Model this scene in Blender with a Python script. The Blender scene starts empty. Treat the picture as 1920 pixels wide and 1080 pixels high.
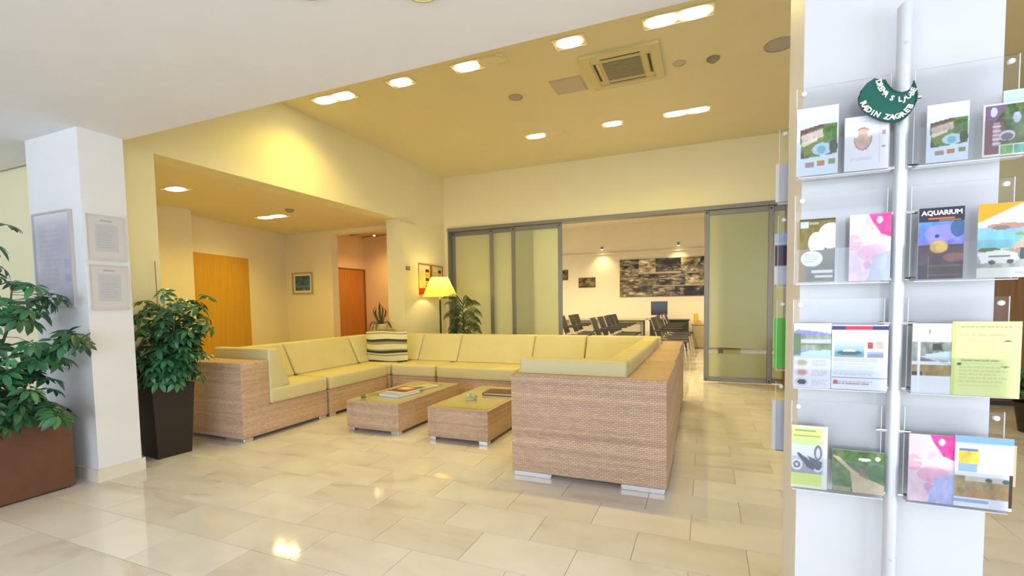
import bpy, bmesh, math, random
import numpy as np
from mathutils import Vector, Matrix, noise as mn
PI = math.pi
S = bpy.context.scene
COL = S.collection
random.seed(7)
rng = np.random.default_rng(5)

# ------------------------------------------------------------------ camera
F, CY = 871.37, 615.93
def _rot(yaw, pit, rol):
    R0 = np.array([[1,0,0],[0,0,-1],[0,1,0.]])
    c,s = math.cos(yaw), math.sin(yaw); Rz = np.array([[c,-s,0],[s,c,0],[0,0,1]])
    c,s = math.cos(pit), math.sin(pit); Rx = np.array([[1,0,0],[0,c,-s],[0,s,c]])
    c,s = math.cos(rol), math.sin(rol); Rr = np.array([[c,-s,0],[s,c,0],[0,0,1]])
    return Rr@Rx@R0@Rz
RC = _rot(-0.394208712, 0.0553980143, -0.0159788219)
cam = bpy.data.cameras.new('camera'); co = bpy.data.objects.new('camera', cam); COL.objects.link(co)
m = Matrix.Identity(4)
for i in range(3):
    m[i][0] = RC[0][i]; m[i][1] = -RC[1][i]; m[i][2] = -RC[2][i]
m[0][3], m[1][3], m[2][3] = 0, 0, 1.15
co.matrix_world = m
cam.sensor_width = 36; cam.lens = F/1920*36; cam.shift_y = (CY-540)/1920; cam.clip_start = .05
S.camera = co

# ------------------------------------------------------------------ world, light, exposure
w = bpy.data.worlds.new('world'); S.world = w; w.use_nodes = True
w.node_tree.nodes['Background'].inputs[0].default_value = (.78, .88, 1, 1)
w.node_tree.nodes['Background'].inputs[1].default_value = .6
S.view_settings.view_transform = 'Standard'; S.view_settings.look = 'None'
S.cycles.transparent_max_bounces = 24
S.view_settings.exposure = 0.0; S.view_settings.gamma = 1; S.view_settings.use_curve_mapping = False
DAY = (.83, .93, 1.07); WARM = (1, .765, .15); DEEP = (1, .62, .24)
def area(name, loc, rot, sx, sy, power, col, spread=180):
    l = bpy.data.lights.new(name, 'AREA'); l.shape = 'RECTANGLE'; l.size = sx; l.size_y = sy
    l.energy = power; l.color = col; l.spread = math.radians(spread)
    o = bpy.data.objects.new(name, l); COL.objects.link(o); o.location = loc; o.rotation_euler = rot
    return o
# daylight through the glazed front behind the camera and the glazing to its right
area('daylight_front', (-2.2, -3.92, 1.25), (PI/2, 0, 0), 8.6, 2.1, 225, DAY)
area('daylight_side', (4.38, -1.4, 1.3), (PI/2, 0, PI/2), 5.0, 2.0, 190, DAY)
P_SPOT, P_RECESS, P_PASS, P_INNER = 35, 48, 40, 290
def spot(name, loc, power, col, ang=120, tgt=None, blend=.8, r=.05):
    l = bpy.data.lights.new(name, 'SPOT'); l.energy = power; l.color = col
    l.spot_size = math.radians(ang); l.spot_blend = blend; l.shadow_soft_size = r
    o = bpy.data.objects.new(name, l); COL.objects.link(o); o.location = loc
    if tgt: o.rotation_euler = (Vector(tgt)-Vector(loc)).to_track_quat('-Z','Y').to_euler()
    return o

# ------------------------------------------------------------------ materials
def s2l(c):
    return tuple((x/12.92 if x <= .04045 else ((x+.055)/1.055)**2.4) for x in c)
def hexc(h): return s2l(tuple(int(h[i:i+2],16)/255 for i in (0,2,4)))
def mat(name, col, rough=.5, metal=0, **k):
    m = bpy.data.materials.new(name); m.use_nodes = True
    b = m.node_tree.nodes['Principled BSDF']
    b.inputs['Base Color'].default_value = (*col, 1); b.inputs['Roughness'].default_value = rough
    b.inputs['Metallic'].default_value = metal
    for a, v in k.items(): b.inputs[a.replace('_',' ')].default_value = v
    return m
def nd(m, t, **k):
    n = m.node_tree.nodes.new(t)
    for a, v in k.items(): setattr(n, a, v)
    return n
def lk(m, a, b): m.node_tree.links.new(a, b)
def ramp(m, f, stops):
    r = nd(m, 'ShaderNodeValToRGB'); e = r.color_ramp.elements
    while len(e) < len(stops): e.new(.5)
    for el, (p, c) in zip(e, stops): el.position = p; el.color = (*c, 1)
    lk(m, f, r.inputs[0]); return r.outputs[0]
def grain(m, c1, c2, scale=(8,8,8), ns=4, det=5, bump=.0, coord='Object', dist=.002):
    b = m.node_tree.nodes['Principled BSDF']
    tc = nd(m, 'ShaderNodeTexCoord'); mp = nd(m, 'ShaderNodeMapping'); mp.inputs['Scale'].default_value = scale
    n = nd(m, 'ShaderNodeTexNoise'); n.inputs['Scale'].default_value = ns; n.inputs['Detail'].default_value = det
    lk(m, tc.outputs[coord], mp.inputs[0]); lk(m, mp.outputs[0], n.inputs['Vector'])
    lk(m, ramp(m, n.outputs['Fac'], [(.3, c1), (.7, c2)]), b.inputs['Base Color'])
    if bump:
        bp = nd(m, 'ShaderNodeBump'); bp.inputs['Strength'].default_value = bump; bp.inputs['Distance'].default_value = dist
        lk(m, n.outputs['Fac'], bp.inputs['Height']); lk(m, bp.outputs[0], b.inputs['Normal'])
    return m
def paint(name, col, rough=.6):
    m = mat(name, col, rough); c2 = tuple(x*.97 for x in col)
    return grain(m, c2, col, (1,1,1), 3, 3, .05, 'Object', .001)

M_white = paint('white_paint', (.80,.79,.76))
M_colwhite = paint('column_paint', (.76,.76,.755), .35)
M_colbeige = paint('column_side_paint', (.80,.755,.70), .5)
M_ceil = paint('ceiling_paint', (.82,.805,.80))
M_cream = paint('cream_wall_paint', (.83,.775,.50))
M_creamceil = paint('lounge_ceiling_paint', (.77,.685,.43))
M_recess = paint('recess_wall_paint', (.82,.72,.46))
M_peach = paint('passage_wall_paint', (.84,.66,.42))
M_inner = paint('inner_wall_paint', (.84,.80,.70))
M_stone = grain(mat('skirting_stone', (.6,.55,.45), .25), (.66,.61,.50), (.76,.70,.60), (1,1,1), 6, 6)

def marble():
    m = mat('polished_marble', (.7,.65,.55), .07)
    b = m.node_tree.nodes['Principled BSDF']
    oi = nd(m, 'ShaderNodeObjectInfo'); ge = nd(m, 'ShaderNodeNewGeometry')
    add = nd(m, 'ShaderNodeMath', operation='ADD'); lk(m, oi.outputs['Random'], add.inputs[0]); lk(m, ge.outputs['Random Per Island'], add.inputs[1])
    fr = nd(m, 'ShaderNodeMath', operation='FRACT'); lk(m, add.outputs[0], fr.inputs[0])
    mul = nd(m, 'ShaderNodeMath', operation='MULTIPLY'); mul.inputs[1].default_value = 40; lk(m, fr.outputs[0], mul.inputs[0])
    cb = nd(m, 'ShaderNodeCombineXYZ'); lk(m, mul.outputs[0], cb.inputs[2]); lk(m, mul.outputs[0], cb.inputs[0])
    va = nd(m, 'ShaderNodeVectorMath', operation='ADD'); lk(m, ge.outputs['Position'], va.inputs[0]); lk(m, cb.outputs[0], va.inputs[1])
    mp = nd(m, 'ShaderNodeMapping'); mp.inputs['Scale'].default_value = (1, 2.2, 1); mp.inputs['Rotation'].default_value = (0,0,.5)
    lk(m, va.outputs[0], mp.inputs[0])
    n = nd(m, 'ShaderNodeTexNoise'); n.inputs['Scale'].default_value = 1.6; n.inputs['Detail'].default_value = 7; n.inputs['Distortion'].default_value = .8
    lk(m, mp.outputs[0], n.inputs['Vector'])
    c = ramp(m, n.outputs['Fac'], [(.25, (.58,.50,.41)), (.42, (.74,.70,.645)), (.6, (.79,.755,.71)), (.8, (.83,.80,.76))])
    tone = ramp(m, fr.outputs[0], [(0, (.90,.885,.86)), (1, (1,1,1))])
    mx = nd(m, 'ShaderNodeMixRGB', blend_type='MULTIPLY'); mx.inputs[0].default_value = 1
    lk(m, c, mx.inputs[1]); lk(m, tone, mx.inputs[2]); lk(m, mx.outputs[0], b.inputs['Base Color'])
    return m
M_marble = marble()
M_grout = mat('grout', (.48,.42,.33), .6)

def wicker():
    m = mat('woven_wicker', (.5,.35,.22), .5)
    b = m.node_tree.nodes['Principled BSDF']
    uv = nd(m, 'ShaderNodeTexCoord')
    br = nd(m, 'ShaderNodeTexBrick'); br.offset = .5
    br.inputs['Scale'].default_value = 1; br.inputs['Brick Width'].default_value = .030; br.inputs['Row Height'].default_value = .0115
    br.inputs['Mortar Size'].default_value = .0030; br.inputs['Mortar Smooth'].default_value = 1.0; br.inputs['Bias'].default_value = 0
    br.inputs['Color1'].default_value = (.70,.49,.33,1); br.inputs['Color2'].default_value = (.57,.385,.26,1); br.inputs['Mortar'].default_value = (.40,.26,.17,1)
    lk(m, uv.outputs['UV'], br.inputs['Vector'])
    mp = nd(m, 'ShaderNodeMapping'); mp.inputs['Scale'].default_value = (.35, 22, 1); lk(m, uv.outputs['UV'], mp.inputs[0])
    n = nd(m, 'ShaderNodeTexNoise'); n.inputs['Scale'].default_value = 1.3; n.inputs['Detail'].default_value = 3; lk(m, mp.outputs[0], n.inputs['Vector'])
    band = ramp(m, n.outputs['Fac'], [(.3, (.80,.78,.78)), (.55, (1,1,1)), (.75, (1.18,1.14,1.02))])
    mx = nd(m, 'ShaderNodeMixRGB', blend_type='MULTIPLY'); mx.inputs[0].default_value = 1
    lk(m, br.outputs['Color'], mx.inputs[1]); lk(m, band, mx.inputs[2]); lk(m, mx.outputs[0], b.inputs['Base Color'])
    bp = nd(m, 'ShaderNodeBump', invert=True); bp.inputs['Strength'].default_value = .55; bp.inputs['Distance'].default_value = .003
    lk(m, br.outputs['Fac'], bp.inputs['Height']); lk(m, bp.outputs[0], b.inputs['Normal'])
    return m
M_wicker = wicker()
M_cush = grain(mat('cream_leatherette', (.62,.55,.28), .6), (.60,.53,.275), (.64,.565,.305), (1,1,1), 5, 4, .12, 'Object', .004)
M_alu = mat('brushed_aluminium', (.72,.73,.74), .3, 1)
M_chrome = mat('chrome', (.8,.8,.8), .15, 1)
M_frame = mat('grey_frame_metal', (.235,.235,.225), .38, .35)
M_polewhite = mat('satin_silver_pole', (.62,.64,.65), .32, .3)
M_dark = mat('dark_plastic', (.02,.018,.016), .4)
M_black = mat('black_fabric', (.028,.028,.03), .7)
M_pot = mat('dark_brown_planter', (.018,.013,.010), .42)
M_planter = grain(mat('brown_planter', (.14,.06,.03), .6), (.115,.042,.016), (.14,.054,.022), (1,1,1), 12, 4)
M_soil = grain(mat('soil', (.03,.02,.01), .9), (.02,.012,.008), (.06,.035,.02), (1,1,1), 60, 4, .6)
def wood(name, c1, c2, rough=.4):
    return grain(mat(name, c1, rough), c1, c2, (14,14,.7), 3, 5, .03)
M_door = wood('honey_oak_door', (.52,.27,.02), (.60,.33,.03))
M_odoor = wood('orange_brown_door', (.44,.17,.035), (.54,.23,.05))
M_brown = wood('dark_walnut', (.20,.085,.012), (.28,.13,.02))
def leafm(name, c1, c2, rough=.32):
    m = grain(mat(name, c1, rough), c1, c2, (1,1,1), 9, 2)
    b = m.node_tree.nodes['Principled BSDF']
    oi = nd(m, 'ShaderNodeObjectInfo'); hs = nd(m, 'ShaderNodeHueSaturation')
    mr = nd(m, 'ShaderNodeMapRange'); mr.inputs[3].default_value = .55; mr.inputs[4].default_value = 1.5
    lk(m, oi.outputs['Random'], mr.inputs[0]); lk(m, mr.outputs[0], hs.inputs['Value'])
    src = b.inputs['Base Color'].links[0].from_socket; lk(m, src, hs.inputs['Color']); lk(m, hs.outputs[0], b.inputs['Base Color'])
    return m
M_leaf = leafm('umbrella_leaf', (.018,.085,.034), (.045,.16,.06))
M_palm = leafm('palm_leaf', (.016,.045,.014), (.04,.09,.028))
M_drac = leafm('dracaena_leaf', (.035,.045,.015), (.08,.085,.03))
M_stem = mat('green_brown_stem', (.12,.10,.04), .6)
M_bamboo = mat('bamboo_cane', (.40,.26,.10), .6)
M_print = mat('printed_paper', (.8,.8,.8), .35)
a = nd(M_print, 'ShaderNodeAttribute', attribute_name='Col'); lk(M_print, a.outputs['Color'], M_print.node_tree.nodes['Principled BSDF'].inputs['Base Color'])
def emis(name, col, st):
    m = bpy.data.materials.new(name); m.use_nodes = True; nt = m.node_tree; nt.nodes.clear()
    e = nt.nodes.new('ShaderNodeEmission'); e.inputs[0].default_value = (*col,1); e.inputs[1].default_value = st
    o = nt.nodes.new('ShaderNodeOutputMaterial'); nt.links.new(e.outputs[0], o.inputs[0]); return m
M_lamp = emis('lamp_glass_lit', (1,.86,.55), 16)
M_trim = mat('lamp_trim_white', (.77,.685,.43), .5)
M_acdark = mat('air_conditioner_grille', (.30,.27,.17), .6)
M_acbeige = mat('air_conditioner_plastic', (.66,.58,.30), .5)
def acrylic(name='clear_acrylic', tint=(.93,.96,.98)):
    m = bpy.data.materials.new(name); m.use_nodes = True; nt = m.node_tree; nt.nodes.clear()
    t = nt.nodes.new('ShaderNodeBsdfTransparent'); t.inputs[0].default_value = (*tint,1)
    g = nt.nodes.new('ShaderNodeBsdfGlossy'); g.inputs['Roughness'].default_value = .05
    f = nt.nodes.new('ShaderNodeFresnel'); f.inputs[0].default_value = 1.45
    mx = nt.nodes.new('ShaderNodeMixShader'); o = nt.nodes.new('ShaderNodeOutputMaterial')
    nt.links.new(f.outputs[0], mx.inputs[0]); nt.links.new(t.outputs[0], mx.inputs[1]); nt.links.new(g.outputs[0], mx.inputs[2]); nt.links.new(mx.outputs[0], o.inputs[0])
    return m
M_acr = acrylic('clear_acrylic', (.985,.99,.995))
M_tableglass = mat('reflection_tinted_glass', (.40,.37,.20), .06, 0, Specular_IOR_Level=.9)  # reflection of the yellow wall put into the opaque base colour
M_acredge = mat('acrylic_edge', (.80,.84,.86), .2)
def frosted():
    m = bpy.data.materials.new('frosted_glass'); m.use_nodes = True; nt = m.node_tree; nt.nodes.clear()
    t = nt.nodes.new('ShaderNodeBsdfTransparent'); t.inputs[0].default_value = (.78,.84,.70,1)
    tl = nt.nodes.new('ShaderNodeBsdfTranslucent'); tl.inputs[0].default_value = (.80,.80,.58,1)
    df = nt.nodes.new('ShaderNodeBsdfPrincipled'); df.inputs['Base Color'].default_value = (.56,.60,.42,1); df.inputs['Roughness'].default_value = .22
    m1 = nt.nodes.new('ShaderNodeMixShader'); m1.inputs[0].default_value = .66
    m2 = nt.nodes.new('ShaderNodeMixShader'); m2.inputs[0].default_value = .16
    o = nt.nodes.new('ShaderNodeOutputMaterial')
    nt.links.new(tl.outputs[0], m1.inputs[1]); nt.links.new(df.outputs[0], m1.inputs[2])
    nt.links.new(m1.outputs[0], m2.inputs[1]); nt.links.new(t.outputs[0], m2.inputs[2]); nt.links.new(m2.outputs[0], o.inputs[0])
    return m
M_frost = frosted()
M_band = acrylic('clear_glass_band', (.80,.84,.78))

# ------------------------------------------------------------------ mesh helpers
def box_uv(me):
    uvl = me.uv_layers.new(name='UVMap').data
    for p in me.polygons:
        n = p.normal; ax = max(range(3), key=lambda i: abs(n[i]))
        for li in p.loop_indices:
            v = me.vertices[me.loops[li].vertex_index].co
            uvl[li].uv = (v.y, v.z) if ax == 0 else ((v.x, v.z) if ax == 1 else (v.x, v.y))
def link(name, me, parent=None, loc=None):
    o = bpy.data.objects.new(name, me); COL.objects.link(o)
    if parent is not None: o.parent = parent
    if loc: o.location = loc
    return o
def obj(name, bm, m, parent=None, smooth=False, loc=None):
    me = bpy.data.meshes.new(name); bm.normal_update(); bm.to_mesh(me); bm.free()
    for x in (m if isinstance(m, (list, tuple)) else [m]): me.materials.append(x)
    if smooth:
        me.polygons.foreach_set('use_smooth', [True]*len(me.polygons))
        try: me.set_sharp_from_angle(angle=math.radians(40))
        except Exception: pass
    box_uv(me)
    return link(name, me, parent, loc)
def thing(name, label, cat, loc=(0,0,0), rz=0, group=None):
    o = bpy.data.objects.new(name, None); COL.objects.link(o); o.location = loc; o.rotation_euler = (0,0,rz)
    return tag(o, label, cat, group)
def tag(o, label, cat, group=None):
    o['label'] = label; o['category'] = cat
    if group: o['group'] = group
    return o
def struct(o): o['kind'] = 'structure'; return o
def box(bm, x0,x1,y0,y1,z0,z1, bev=0, seg=2, mi=0):
    vs = [bm.verts.new(p) for p in ((x0,y0,z0),(x1,y0,z0),(x1,y1,z0),(x0,y1,z0),(x0,y0,z1),(x1,y0,z1),(x1,y1,z1),(x0,y1,z1))]
    fs = [bm.faces.new([vs[i] for i in f]) for f in ((3,2,1,0),(4,5,6,7),(0,1,5,4),(1,2,6,5),(2,3,7,6),(3,0,4,7))]
    for f in fs: f.material_index = mi
    if bev:
        es = list({e for f in fs for e in f.edges})
        bmesh.ops.bevel(bm, geom=es, offset=bev, segments=seg, affect='EDGES', profile=.6)
    return fs
def BX(name, dims, m, parent=None, bev=0, seg=2, smooth=None):
    bm = bmesh.new(); box(bm, *dims, bev=bev, seg=seg)
    return obj(name, bm, m, parent, smooth=bool(bev) if smooth is None else smooth)
def prism(bm, prof, axis, a0, a1, bev=0, seg=2):
    """extrude a closed 2-D profile along an axis; profile coords are the two other axes in order"""
    def mk(p, a):
        return {'x': (a,p[0],p[1]), 'y': (p[0],a,p[1]), 'z': (p[0],p[1],a)}[axis]
    A = [bm.verts.new(mk(p,a0)) for p in prof]; B = [bm.verts.new(mk(p,a1)) for p in prof]
    n = len(prof); fs = [bm.faces.new(A), bm.faces.new(B)]
    for i in range(n): fs.append(bm.faces.new((A[i],A[(i+1)%n],B[(i+1)%n],B[i])))
    bmesh.ops.recalc_face_normals(bm, faces=fs)
    if bev: bmesh.ops.bevel(bm, geom=list({e for f in fs for e in f.edges}), offset=bev, segments=seg, affect='EDGES', profile=.6)
def tube(bm, pts, r, n=8, caps=True):
    pts = [Vector(p) for p in pts]; rs = r if isinstance(r, (list,tuple)) else [r]*len(pts); rings = []
    up = Vector((0,0,1))
    for i, p in enumerate(pts):
        d = (pts[min(i+1,len(pts)-1)]-pts[max(i-1,0)]).normalized()
        u = d.cross(up if abs(d.z) < .95 else Vector((1,0,0))).normalized(); v = d.cross(u)
        rings.append([bm.verts.new(p+(u*math.cos(2*PI*k/n)+v*math.sin(2*PI*k/n))*rs[i]) for k in range(n)])
    for a, b in zip(rings, rings[1:]):
        for k in range(n): bm.faces.new((a[k],a[(k+1)%n],b[(k+1)%n],b[k]))
    if caps: bm.faces.new(rings[0]); bm.faces.new(rings[-1][::-1])
    bmesh.ops.recalc_face_normals(bm, faces=bm.faces[:])
def TB(name, pts, r, m, parent=None, n=8):
    bm = bmesh.new(); tube(bm, pts, r, n); return obj(name, bm, m, parent, True)
def lathe(bm, prof, c=(0,0,0), n=24, closed=False):
    rings = [[bm.verts.new((c[0]+r*math.cos(2*PI*k/n), c[1]+r*math.sin(2*PI*k/n), c[2]+z)) for k in range(n)] for r, z in prof]
    for a, b in zip(rings, rings[1:]):
        for k in range(n): bm.faces.new((a[k],a[(k+1)%n],b[(k+1)%n],b[k]))
    if closed: bm.faces.new(rings[0][::-1]); bm.faces.new(rings[-1])
    bmesh.ops.recalc_face_normals(bm, faces=bm.faces[:])
def LT(name, prof, m, parent=None, c=(0,0,0), n=24, closed=True):
    bm = bmesh.new(); lathe(bm, prof, c, n, closed); return obj(name, bm, m, parent, True)
def dup(root, loc=None, rz=None, label=None):
    r = root.copy(); COL.objects.link(r)
    if loc: r.location = loc
    if rz is not None: r.rotation_euler = (0,0,rz)
    if label: r['label'] = label
    for ch in list(root.children):
        c = ch.copy(); COL.objects.link(c); c.parent = r
        for g in list(ch.children):
            d = g.copy(); COL.objects.link(d); d.parent = c
    return r
def text_bm(s, size, bold=0.0):
    cu = bpy.data.curves.new('txt', 'FONT'); cu.body = s; cu.size = size; cu.extrude = .0006; cu.offset = bold
    cu.align_x = 'CENTER'; cu.align_y = 'CENTER'; cu.resolution_u = 2
    o = bpy.data.objects.new('txt', cu); COL.objects.link(o)
    dg = bpy.context.evaluated_depsgraph_get(); me = bpy.data.meshes.new_from_object(o.evaluated_get(dg))
    bpy.data.objects.remove(o); bpy.data.curves.remove(cu)
    bm = bmesh.new(); bm.from_mesh(me); bpy.data.meshes.remove(me); return bm

# ------------------------------------------------------------------ printed matter
class Canvas:
    def __init__(s, w, h, bg='ffffff'):
        s.w, s.h = w, h; s.a = np.zeros((h,w,3)); s.a[:] = s.c(bg)
        s.X, s.Y = np.meshgrid((np.arange(w)+.5)/w, (np.arange(h)+.5)/h)
    def c(s, h): return np.array([int(h[i:i+2],16)/255 for i in (0,2,4)]) if isinstance(h, str) else np.array(h)
    def put(s, m, col, al=1.0): s.a[m] = s.a[m]*(1-al)+s.c(col)*al; return s
    def rect(s, x0,y0,x1,y1, col, al=1.0): return s.put((s.X>=x0)&(s.X<x1)&(s.Y>=y0)&(s.Y<y1), col, al)
    def ell(s, cx,cy,rx,ry, col, al=1.0): return s.put(((s.X-cx)/rx)**2+((s.Y-cy)/ry)**2 < 1, col, al)
    def poly(s, pts, col, al=1.0):
        m = np.zeros(s.X.shape, bool); n = len(pts)
        for i in range(n):
            (x0,y0),(x1,y1) = pts[i], pts[(i+1)%n]
            if y0 == y1: continue
            m ^= ((s.Y>=min(y0,y1))&(s.Y<max(y0,y1)))&(s.X < x0+(s.Y-y0)*(x1-x0)/(y1-y0))
        return s.put(m, col, al)
    def noise(s, x0,y0,x1,y1, amt, sc=8, grey=True, seed=0):
        r = np.random.default_rng(seed+17)
        tot = np.zeros((s.h,s.w,3)); amp = 1
        for k in range(3):
            g = int(sc*2**k)+2; G = np.repeat(r.random((g,g,1)),3,2); G = G if grey else G*.75+r.random((g,g,3))*.25
            u = s.X*(g-1.01); v = s.Y*(g-1.01); i = u.astype(int); j = v.astype(int); fu = (u-i)[...,None]; fv = (v-j)[...,None]
            tot += amp*((G[j,i]*(1-fu)+G[j,i+1]*fu)*(1-fv)+(G[j+1,i]*(1-fu)+G[j+1,i+1]*fu)*fv-.5); amp *= .6
        m = (s.X>=x0)&(s.X<x1)&(s.Y>=y0)&(s.Y<y1)
        s.a[m] = np.clip(s.a[m]+amt*tot[m], 0, 1); return s
    def lines(s, x0,y0,x1,y1, n, col, al=.5, seed=1):
        r = np.random.default_rng(seed); dy = (y1-y0)/n
        for k in range(n):
            x = x0; xe = x1 - (x1-x0)*r.random()*.3
            while x < xe:
                wl = (.02+.07*r.random())*(x1-x0)*2
                s.rect(x, y0+k*dy, min(x+wl,xe), y0+(k+.45)*dy, col, al); x += wl+.012
        return s
    def grad(s, x0,y0,x1,y1, c0, c1):
        m = (s.X>=x0)&(s.X<x1)&(s.Y>=y0)&(s.Y<y1); t = ((s.Y-y0)/(y1-y0))[m][:,None]
        s.a[m] = s.c(c0)*(1-t)+s.c(c1)*t; return s
def sheet(name, cv, W, H, th=.003, parent=None, lean=0.0):
    """a printed sheet or leaflet stack, x 0..W, z 0..H, facing -y, bottom edge at the origin"""
    w, h = cv.w, cv.h
    xs = np.linspace(0, W, w); zs = np.linspace(H, 0, h); X, Z = np.meshgrid(xs, zs)
    front = np.stack([X, Z*lean, Z], -1).reshape(-1,3)
    back = np.array([[0,th,0],[W,th,0],[W,th+H*lean,H],[0,th+H*lean,H],[0,0,0],[W,0,0],[W,H*lean,H],[0,H*lean,H]])
    V = np.concatenate([front, back]); i = np.arange(w*h).reshape(h,w)
    q = np.stack([i[1:,:-1], i[1:,1:], i[:-1,1:], i[:-1,:-1]], -1).reshape(-1,4); b = w*h
    q2 = np.array([[1,0,3,2],[0,1,5,4],[1,2,6,5],[2,3,7,6],[3,0,4,7]])+b
    me = bpy.data.meshes.new(name); me.from_pydata(V.tolist(), [], np.concatenate([q,q2]).tolist())
    col = np.ones((len(V),4)); c = cv.a.reshape(-1,3); col[:b,:3] = np.where(c<=.04045, c/12.92, ((c+.055)/1.055)**2.4)*.93
    col[b:,:3] = .8
    at = me.color_attributes.new('Col', 'FLOAT_COLOR', 'POINT'); at.data.foreach_set('color', col.ravel())
    me.materials.append(M_print); me.update()
    return link(name, me, parent)

# ================================================================== STRUCTURE
LZ, HZ = 2.32, 3.285        # low and high ceiling
XL, YB = -4.137, 7.0        # left wall of the lounge, back wall
fl = struct(BX('floor', (-10, 5, -5, 12.3, -.2, -.0025), M_grout))
PX, PY = .48, .274
def tile_mesh(x0,x1,y0,y1,zt=0.0,zb=-.012):
    bm = bmesh.new(); box(bm, x0,x1,y0,y1,zb,zt); return bm
bmt = tile_mesh(-PX/2+.0017, PX/2-.0017, -PY/2+.0017, PY/2-.0017)
tme = bpy.data.meshes.new('tile'); bmt.to_mesh(tme); bmt.free(); tme.materials.append(M_marble)
cand = []
for r in range(-26, 37):
    y = 2.045+PY*(r+.5)
    off = .18 if r % 2 == 0 else -.06
    for k in range(-20, 11):
        x = off+PX*(k+.5)
        if not (-9.6 < x < 4.6 and -4.9 < y < 12.1): continue
        c = RC@np.array([x, y, -1.15]); vis = 0
        if c[2] > .3:
            u = 960+F*c[0]/c[2]; v = CY+F*c[1]/c[2]
            if -120 < u < 2040 and v < 1180 and y < 7: vis = 1/c[2]**3
            if x < XL and y > 2.1: vis *= .02
        cand.append((vis, x, y))
cand.sort(key=lambda t: -t[0])
for vis, x, y in cand[:300]:
    link('tile', tme, fl, (x, y, 0))
V, Q = [], []
for vis, x, y in cand[300:]:
    b = len(V); a, c = PX/2-.0017, PY/2-.0017
    V += [(x-a,y-c,0),(x+a,y-c,0),(x+a,y+c,0),(x-a,y+c,0),(x-a,y-c,-.01),(x+a,y-c,-.01),(x+a,y+c,-.01),(x-a,y+c,-.01)]
    Q += [(b,b+1,b+2,b+3),(b,b+4,b+5,b+1),(b+1,b+5,b+6,b+2),(b+2,b+6,b+7,b+3),(b+3,b+7,b+4,b)]
me = bpy.data.meshes.new('tile_field'); me.from_pydata(V, [], Q); me.materials.append(M_marble)
o = link('tile_field', me, fl); o['kind'] = 'stuff'

def walls(name, boxes, m):
    bm = bmesh.new()
    for b in boxes: box(bm, *b)
    return struct(obj(name, bm, m))
walls('ceiling', [(-10,5,-5,2.02,LZ,HZ+.15)], M_ceil)
walls('ceiling_lounge', [(-4.45,5,2.0,7.15,HZ,HZ+.15)], M_creamceil)
walls('wall_left', [(-4.387,XL,2.05,2.44,0,HZ), (-4.387,XL,2.44,5.74,2.405,HZ), (-4.387,XL,5.74,7.1,0,HZ), (XL,XL+.035,5.74,6.12,0,2.36)], M_cream)
walls('wall_front_left', [(-10,-4.387,2.05,2.2,0,HZ)], M_cream)
walls('ceiling_recess', [(-7.2,-4.387,2.2,6.12,2.405,2.5)], M_recess)
bm = bmesh.new(); box(bm, -6.3,-6.1,2.2,4.0,0,2.405)
prism(bm, [(-6.37,4.0),(-6.85,6.1),(-7.05,6.1),(-6.57,4.0)], 'z', 0, 2.405); box(bm, -6.6,-6.3,3.9,4.0,0,2.405)
struct(obj('wall_recess_left', bm, M_recess))
walls('wall_recess_back', [(-7.0,-5.80,6.1,6.25,0,2.405), (-5.80,-4.387,6.1,6.25,2.335,2.405)], M_recess)
walls('wall_passage', [(-6.65,-6.5,6.25,6.86,0,2.7), (-6.65,-6.5,7.72,7.9,0,2.7), (-6.65,-6.5,6.86,7.72,1.87,2.7), (-6.5,-4.387,7.75,7.9,0,2.7), (-6.65,-4.387,6.25,7.9,2.55,2.7), (-4.4,-4.25,7.1,7.9,0,2.7), (-6.65,-4.387,6.2,6.25,2.405,2.6)], M_peach)
walls('wall_back', [(XL-.1,5,YB,YB+.16,2.423,HZ), (XL-.1,-4.07,YB,YB+.16,0,2.423), (1.9,5,YB,YB+.16,0,2.423)], M_cream)
walls('wall_right', [(4.6,4.8,-5,12.3,0,HZ)], M_white)
walls('wall_inner', [(-4.8,4.6,12.0,12.15,0,3.2), (-4.8,-4.65,7.16,12.0,0,3.2)], M_inner)
walls('ceiling_inner', [(-4.8,4.7,7.16,12.1,3.07,3.2)], M_inner)
walls('trim_1', [(-4.65,4.6,11.94,12.0,2.34,2.375)], M_inner)
# front shell behind the camera with its glazing
walls('wall_front', [(-10,4.8,-5,-4.8,0,.2), (-10,4.8,-5,-4.8,2.3,LZ), (-10,-6.6,-5,-4.8,.2,2.3), (2.2,4.8,-5,-4.8,.2,2.3)], M_white)
walls('wall_far_left', [(-10,-9.8,-5,2.1,0,LZ)], M_white)
wf = [(-6.6+i*1.467-.03, -6.6+i*1.467+.03, -4.93,-4.87,.2,2.3) for i in range(7)]+[(-6.6,2.2,-4.93,-4.87,.2,.26),(-6.6,2.2,-4.93,-4.87,2.24,2.3)]
walls('window_1', wf, M_frame)

# columns
walls('wall_column_left', [(-4.353,-3.72,1.745,2.0,0,LZ)], M_colwhite)
walls('baseboard_column_left', [(-4.366,-3.703,1.73,2.015,0,.085)], M_stone)
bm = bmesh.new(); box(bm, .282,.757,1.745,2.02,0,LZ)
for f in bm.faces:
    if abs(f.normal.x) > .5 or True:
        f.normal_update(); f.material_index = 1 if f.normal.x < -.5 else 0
struct(obj('wall_column_right', bm, [paint('dimmed_column_paint', (.63,.63,.64), .18), M_colbeige]))  # column white darkened in its colour to offset the strong daylight here
walls('baseboard_column_right', [(.268,.771,1.731,2.034,0,.085)], M_stone)
walls('baseboard_left', [(XL,XL+.014,2.05,2.44,0,.085), (XL+.035,XL+.05,5.74,6.12,0,.085), (XL,XL+.014,6.12,7,0,.085)], M_stone)

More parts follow.
